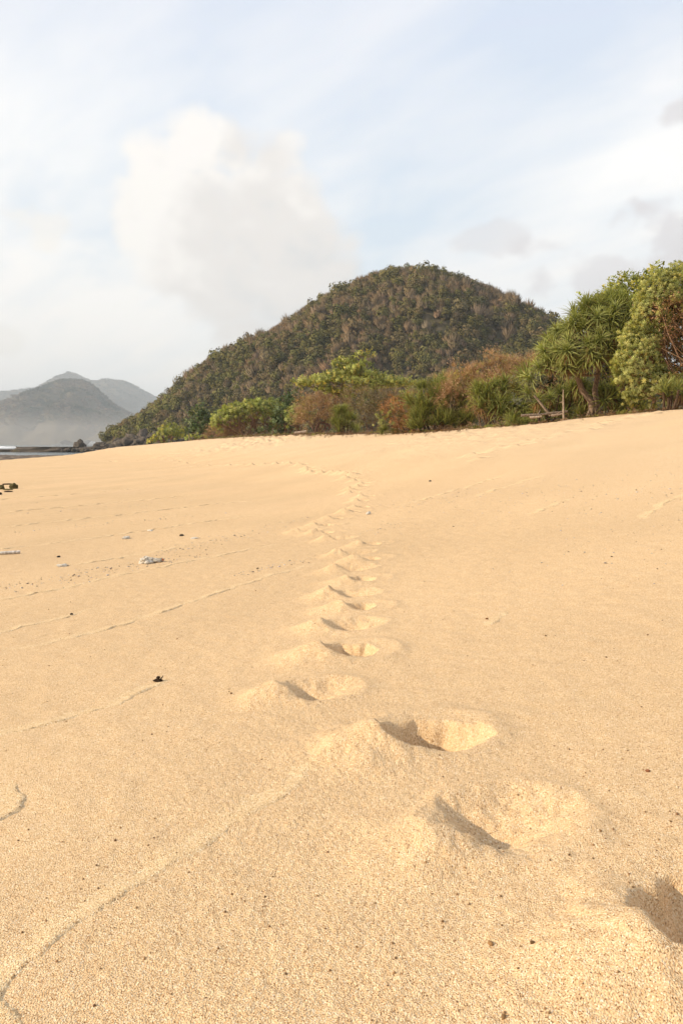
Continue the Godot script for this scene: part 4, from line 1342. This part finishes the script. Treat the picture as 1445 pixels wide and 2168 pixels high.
func make_driftwood() -> void:
	var grey := Color(0.36, 0.28, 0.21)
	var g := func(x: float, d: float, y: float) -> Vector3: return V(x, base_height(x, d) + y, -d)
	log_thing("driftwood_rail", "long weathered horizontal log resting before the screw pines on the berm", "driftwood", [g.call(6.95, 31.3, 0.42), g.call(7.9, 31.3, 0.36), g.call(8.75, 31.4, 0.38)], 0.055, 0.05, grey * 0.85, 2)
	log_thing("driftwood_log", "pale short log under the left end of the long horizontal log", "driftwood", [g.call(7.25, 31.2, 0.30), g.call(7.7, 31.1, 0.28)], 0.05, 0.045, grey * 1.3)
	log_thing("driftwood_log", "pale short log under the right part of the long horizontal log", "driftwood", [g.call(8.1, 31.2, 0.28), g.call(8.55, 31.2, 0.31)], 0.05, 0.04, grey * 1.2, 1)
	log_thing("driftwood_post", "thin upright pole standing in the sand beside the long log", "driftwood", [g.call(8.55, 31.0, -0.2), g.call(8.5, 31.0, 0.5), g.call(8.46, 31.0, 1.25)], 0.06, 0.022, grey * 1.15, 1)
	log_thing("driftwood_branch", "slanting broken branch rising left behind the long log", "driftwood", [g.call(8.2, 31.8, 0.3), g.call(7.85, 31.8, 0.75), g.call(7.55, 31.8, 1.15)], 0.055, 0.045, grey, 1)
	log_thing("driftwood_log", "half-buried pale log below the upright pole", "driftwood", [g.call(8.2, 30.0, 0.0), g.call(8.7, 30.0, 0.02), g.call(9.15, 30.1, 0.0)], 0.04, 0.03, grey * 1.4)
	log_thing("driftwood_log", "thick pale grey log lying at the foot of the rusty bare shrub", "driftwood", [g.call(-4.2, 72, 0.15), g.call(-3.1, 72, 0.2)], 0.17, 0.15, grey * 1.3, 1)
	log_thing("marker_stick", "thin pale stick upright in the sand before the low left shrub", "stick", [g.call(-18.5, 98, -0.2), g.call(-18.5, 98, 0.9)], 0.035, 0.025, grey * 1.2)
	log_thing("driftwood_stump", "small forked dark snag standing on sand right of the umbrella tree", "driftwood", [g.call(-6.9, 80, -0.2), g.call(-6.85, 80, 0.35), g.call(-6.75, 80, 0.75)], 0.06, 0.04, grey * 0.6, 3)
	log_thing("fallen_stick", "thin dark stick lying alone on the bare right slope", "stick", [g.call(9.42, 25.1, 0.02), g.call(9.75, 24.6, 0.02)], 0.014, 0.01, Color(0.16, 0.12, 0.09))
	log_thing("fallen_branch", "bent dry branch lying below the vine thicket", "driftwood", [g.call(4.0, 48.2, 0.3), g.call(4.5, 48, 0.9), g.call(4.55, 47.8, 0.12), g.call(5.3, 47.8, 0.1)], 0.04, 0.025, Color(0.3, 0.17, 0.09), 2)


func make_litter() -> void:
	var white := Color(0.74, 0.68, 0.58)
	# pale coral and shell pieces, each one a thing
	var p := ground(-2.06, 8.55)
	var big := thing("coral_chunk", "biggest white coral chunk with an orange tip on the left sand", "coral", p, "coral pieces on the sand")
	part(big, "coral_body", lump(130, V(0.075, 0.042, 0.05), 0.8, 0.6, white), mats.coral, Transform3D(Basis(), V(-0.03, 0.02, 0)))
	part(big, "coral_arm", lump(131, V(0.075, 0.024, 0.028), 0.7, 0.5, white * 0.85), mats.coral, Transform3D(Basis(Vector3.FORWARD, -0.06), V(0.075, 0.028, 0.0)))
	part(big, "coral_arm", lump(132, V(0.045, 0.02, 0.03), 0.7, 0.5, white), mats.coral, Transform3D(Basis(Vector3.UP, 0.9), V(0.01, 0.012, 0.06)))
	part(big, "orange_tip", lump(133, V(0.009, 0.014, 0.01), 0.4, 0.6, Color(0.62, 0.16, 0.03), 10), mats.coral, Transform3D(Basis(), V(0.145, 0.036, 0.0)))
	var pieces := [[147, -2.99, 8.55, 0.055, 0.022, "flat white coral flake left of the biggest coral chunk"], [275, -2.97, 11.0, 0.075, 0.026, "white coral lump beyond the biggest chunk, a dark crumb at its left"], [310, -2.85, 11.9, 0.06, 0.015, "narrow pale shell piece right of the far white coral lump"], [405, -1.95, 10.6, 0.05, 0.014, "small pale shell among the pebble patch right of the biggest chunk"], [780, 0.41, 12.15, 0.05, 0.03, "single white shell right of the footprint trail in the middle distance"]]
	for k in pieces.size():
		var e: Array = pieces[k]
		var q := ground(e[1], e[2])
		stone("coral_piece", e[5], "coral", q + V(0, e[4] * 0.3, 0), V(e[3], e[4], e[3] * 0.55), 140 + k, white, "coral", 0.7, "coral pieces on the sand", 0.0, 0.3 + k, 12)
	var st := thing("bleached_stick", "short bleached white stick lying at the left edge of the sand", "stick", ground(-4.05, 9.7) + V(0, 0.018, 0), "")
	var b := MB.new()
	b.tube([V(-0.12, 0, 0.02), V(0.0, 0.004, 0), V(0.13, 0.008, -0.03)], [0.018, 0.019, 0.02], 8, Color(0.70, 0.66, 0.60))
	part(st, "stick", b.mesh(), mats.bark)
	# the dark seed husk
	var husk := thing("seed_husk", "dark brown broken seed husk with a twig, alone on the left foreground sand", "seed husk", ground(-0.955, 4.10), "")
	part(husk, "husk_shell", lump(150, V(0.022, 0.010, 0.014), 0.8, 0.5, Color(0.055, 0.035, 0.022), 14), mats.coral, Transform3D(Basis(), V(0, 0.006, 0)))
	part(husk, "husk_flake", lump(151, V(0.010, 0.006, 0.008), 0.6, 0.5, Color(0.05, 0.03, 0.02), 10), mats.coral, Transform3D(Basis(), V(0.001, 0.022, 0.0)))
	b = MB.new()
	b.tube([V(0.010, 0.010, 0), V(0.02, 0.02, 0.0), V(0.027, 0.03, -0.004)], [0.0022, 0.003, 0.002], 6, Color(0.07, 0.045, 0.03))
	part(husk, "twig", b.mesh(), mats.bark)
	# single dark bits one can point at
	var bits := [[0.905, 4.93, 0.009, Color(0.22, 0.09, 0.03), "small rusty seed beside the short curved sand ripple, right of the trail"], [1.83, 16.6, 0.03, Color(0.04, 0.035, 0.03), "lone dark pebble right of the far end of the trail"], [-2.05, 6.02, 0.017, Color(0.05, 0.04, 0.03), "lone dark pebble on a thin sand ripple at the left"], [-2.2, 11.0, 0.03, Color(0.06, 0.05, 0.04), "dark pebble above the biggest coral chunk"], [-3.3, 9.3, 0.022, Color(0.06, 0.05, 0.04), "dark pebble between the flat coral flake and the far coral lump"], [0.345, 1.77, 0.008, Color(0.34, 0.19, 0.08), "orange-brown pebble in the bottom right foreground sand"], [1.03, 2.62, 0.008, Color(0.28, 0.12, 0.06), "red-brown pebble at the right edge of the foreground sand"]]
	for k in bits.size():
		var e: Array = bits[k]
		stone("pebble", e[4], "pebble", ground(e[0], e[1]) + V(0, e[2] * 0.3, 0), V(e[2], e[2] * 0.6, e[2] * 0.7), 160 + k, e[3], "coral", 0.5, "dark pebbles on the sand", 0.0, k * 1.0, 9)
	# what nobody would count: crumbs, grit and shell dust along the tide lines
	var xf := []
	var cc := PackedColorArray()
	var n := noise(170, 1.1, 3)
	while xf.size() < 600:
		var d := 1.25 * exp(rng.randf() * 2.2)
		var x := rng.randf_range(-0.47, 0.47) * d
		if n.get_noise_2d(x, d) + rng.randf_range(-0.4, 0.3) < -0.12: continue
		var s := rng.randf_range(0.0011, 0.0030) * (1.0 if rng.randf() < 0.93 else 1.7)
		xf.append(Transform3D(facing(rand_dir() + V(0, 1.5, 0), rng.randf() * TAU, V(s * 1.3, s, s)), ground(x, d) + V(0, s * 0.4, 0)))
		cc.append(vary(Color(0.44, 0.27, 0.13).lerp(Color(0.18, 0.10, 0.05), rng.randf()), 0.3))
	var bit := lump(171, V(1, 1, 1), 0.6, 0.8, Color.WHITE, 5)
	scatter(self, "sand_crumbs", bit, mats.coral, xf, cc)
	xf = []
	cc = PackedColorArray()
	# bands of grit: [x0, d0, x1, d1, spread, count]
	for l in [[-3.9, 6.9, -2.5, 7.8, 0.18, 260], [-2.7, 7.9, -1.6, 8.9, 0.16, 220], [-2.1, 9.2, -1.3, 10.8, 0.16, 200], [-1.5, 10.6, -0.4, 12.6, 0.2, 130], [-1.0, 7.4, -0.3, 8.2, 0.07, 130], [1.0, 12.4, 1.9, 13.6, 0.4, 260], [1.5, 10.4, 3.6, 12.6, 0.8, 320], [3.0, 9.0, 4.8, 11.2, 0.7, 330], [-5.5, 12.0, -2.6, 14.4, 0.25, 240], [-7.4, 14.6, -3.6, 18.4, 0.4, 260], [0.3, 9.9, 0.8, 10.6, 0.12, 60], [-9, 18.5, -5, 22, 0.6, 160], [2.0, 6.2, 3.2, 7.6, 0.5, 150]]:
		for k in int(l[5] * 0.55):
			var f := rng.randf()
			var x: float = lerpf(l[0], l[2], f) + rng.randfn() * l[4]
			var d: float = lerpf(l[1], l[3], f) + rng.randfn() * l[4]
			var s := rng.randf_range(0.0025, 0.007) * (1.0 if rng.randf() < 0.9 else 1.8)
			xf.append(Transform3D(facing(rand_dir() + V(0, 2.0, 0), rng.randf() * TAU, V(s * 1.3, s * 0.6, s)), ground(x, d) + V(0, s * 0.3, 0)))
			var q := rng.randf()
			cc.append(vary(Color(0.58, 0.52, 0.46) if q < 0.5 else Color(0.36, 0.29, 0.22) if q < 0.86 else Color(0.12, 0.09, 0.06), 0.25))
	scatter(self, "shell_grit", bit, mats.coral, xf, cc)
	# runners that creep out of the thicket onto the sand
	xf = []
	cc = PackedColorArray()
	var creep := noise(180, 2.4, 2)
	while xf.size() < 650:
		var d := rng.randf_range(27.0, 100.0)
		var out := rng.randf_range(-1.6, 1.2)
		var x := at_lut(lut_x, (d + 60.0) * 2.0) + out
		if creep.get_noise_2d(x * 0.35, d * 0.35) + out * 0.12 < 0.14: continue
		var s := rng.randf_range(0.08, 0.17)
		xf.append(Transform3D(facing(rand_dir() * 0.4 + V(0, 1.0, 0), rng.randf() * TAU, V(s, s, s)), V(x, base_height(x, d) + 0.01, -d)))
		cc.append(vary(Color(0.14, 0.17, 0.04).lerp(Color(0.34, 0.32, 0.09), rng.randf()), 0.25))
	scatter(self, "creeping_ground_cover", leafm.broad, mats.leaf, xf, cc)
	xf = []
	cc = PackedColorArray()
	for k in 500:
		var d := rng.randf_range(26.5, 95.0)
		var x := at_lut(lut_x, (d + 60.0) * 2.0) + rng.randfn() * 1.3 - 0.3
		var s := rng.randf_range(0.2, 0.5)
		xf.append(Transform3D(facing(V(rng.randf_range(-1, 1), 0.12, rng.randf_range(-1, 1)), rng.randf() * TAU, V(s, s, s)), V(x, base_height(x, d) + 0.03, -d)))
		cc.append(vary(Color(0.30, 0.19, 0.11).lerp(Color(0.16, 0.10, 0.06), rng.randf()), 0.25))
	scatter(self, "dead_twigs", leafm.twigs, mats.leaf, xf, cc)
	# leaf litter under the plants
	xf = []
	cc = PackedColorArray()
	for k in 6000:
		var d := rng.randf_range(26.5, 100)
		var x := at_lut(lut_x, (d + 60.0) * 2.0) + rng.randfn() * 1.4 + 0.9
		var s := rng.randf_range(0.04, 0.11)
		xf.append(Transform3D(facing(rand_dir() * 0.8 + V(0, 1.2, 0), rng.randf() * TAU, V(s, s, s)), V(x, base_height(x, d) + 0.02, -d)))
		cc.append(vary(Color(0.26, 0.15, 0.07).lerp(Color(0.12, 0.07, 0.04), rng.randf()), 0.3))
	scatter(self, "fallen_leaves", leafm.broad, mats.leaf, xf, cc)
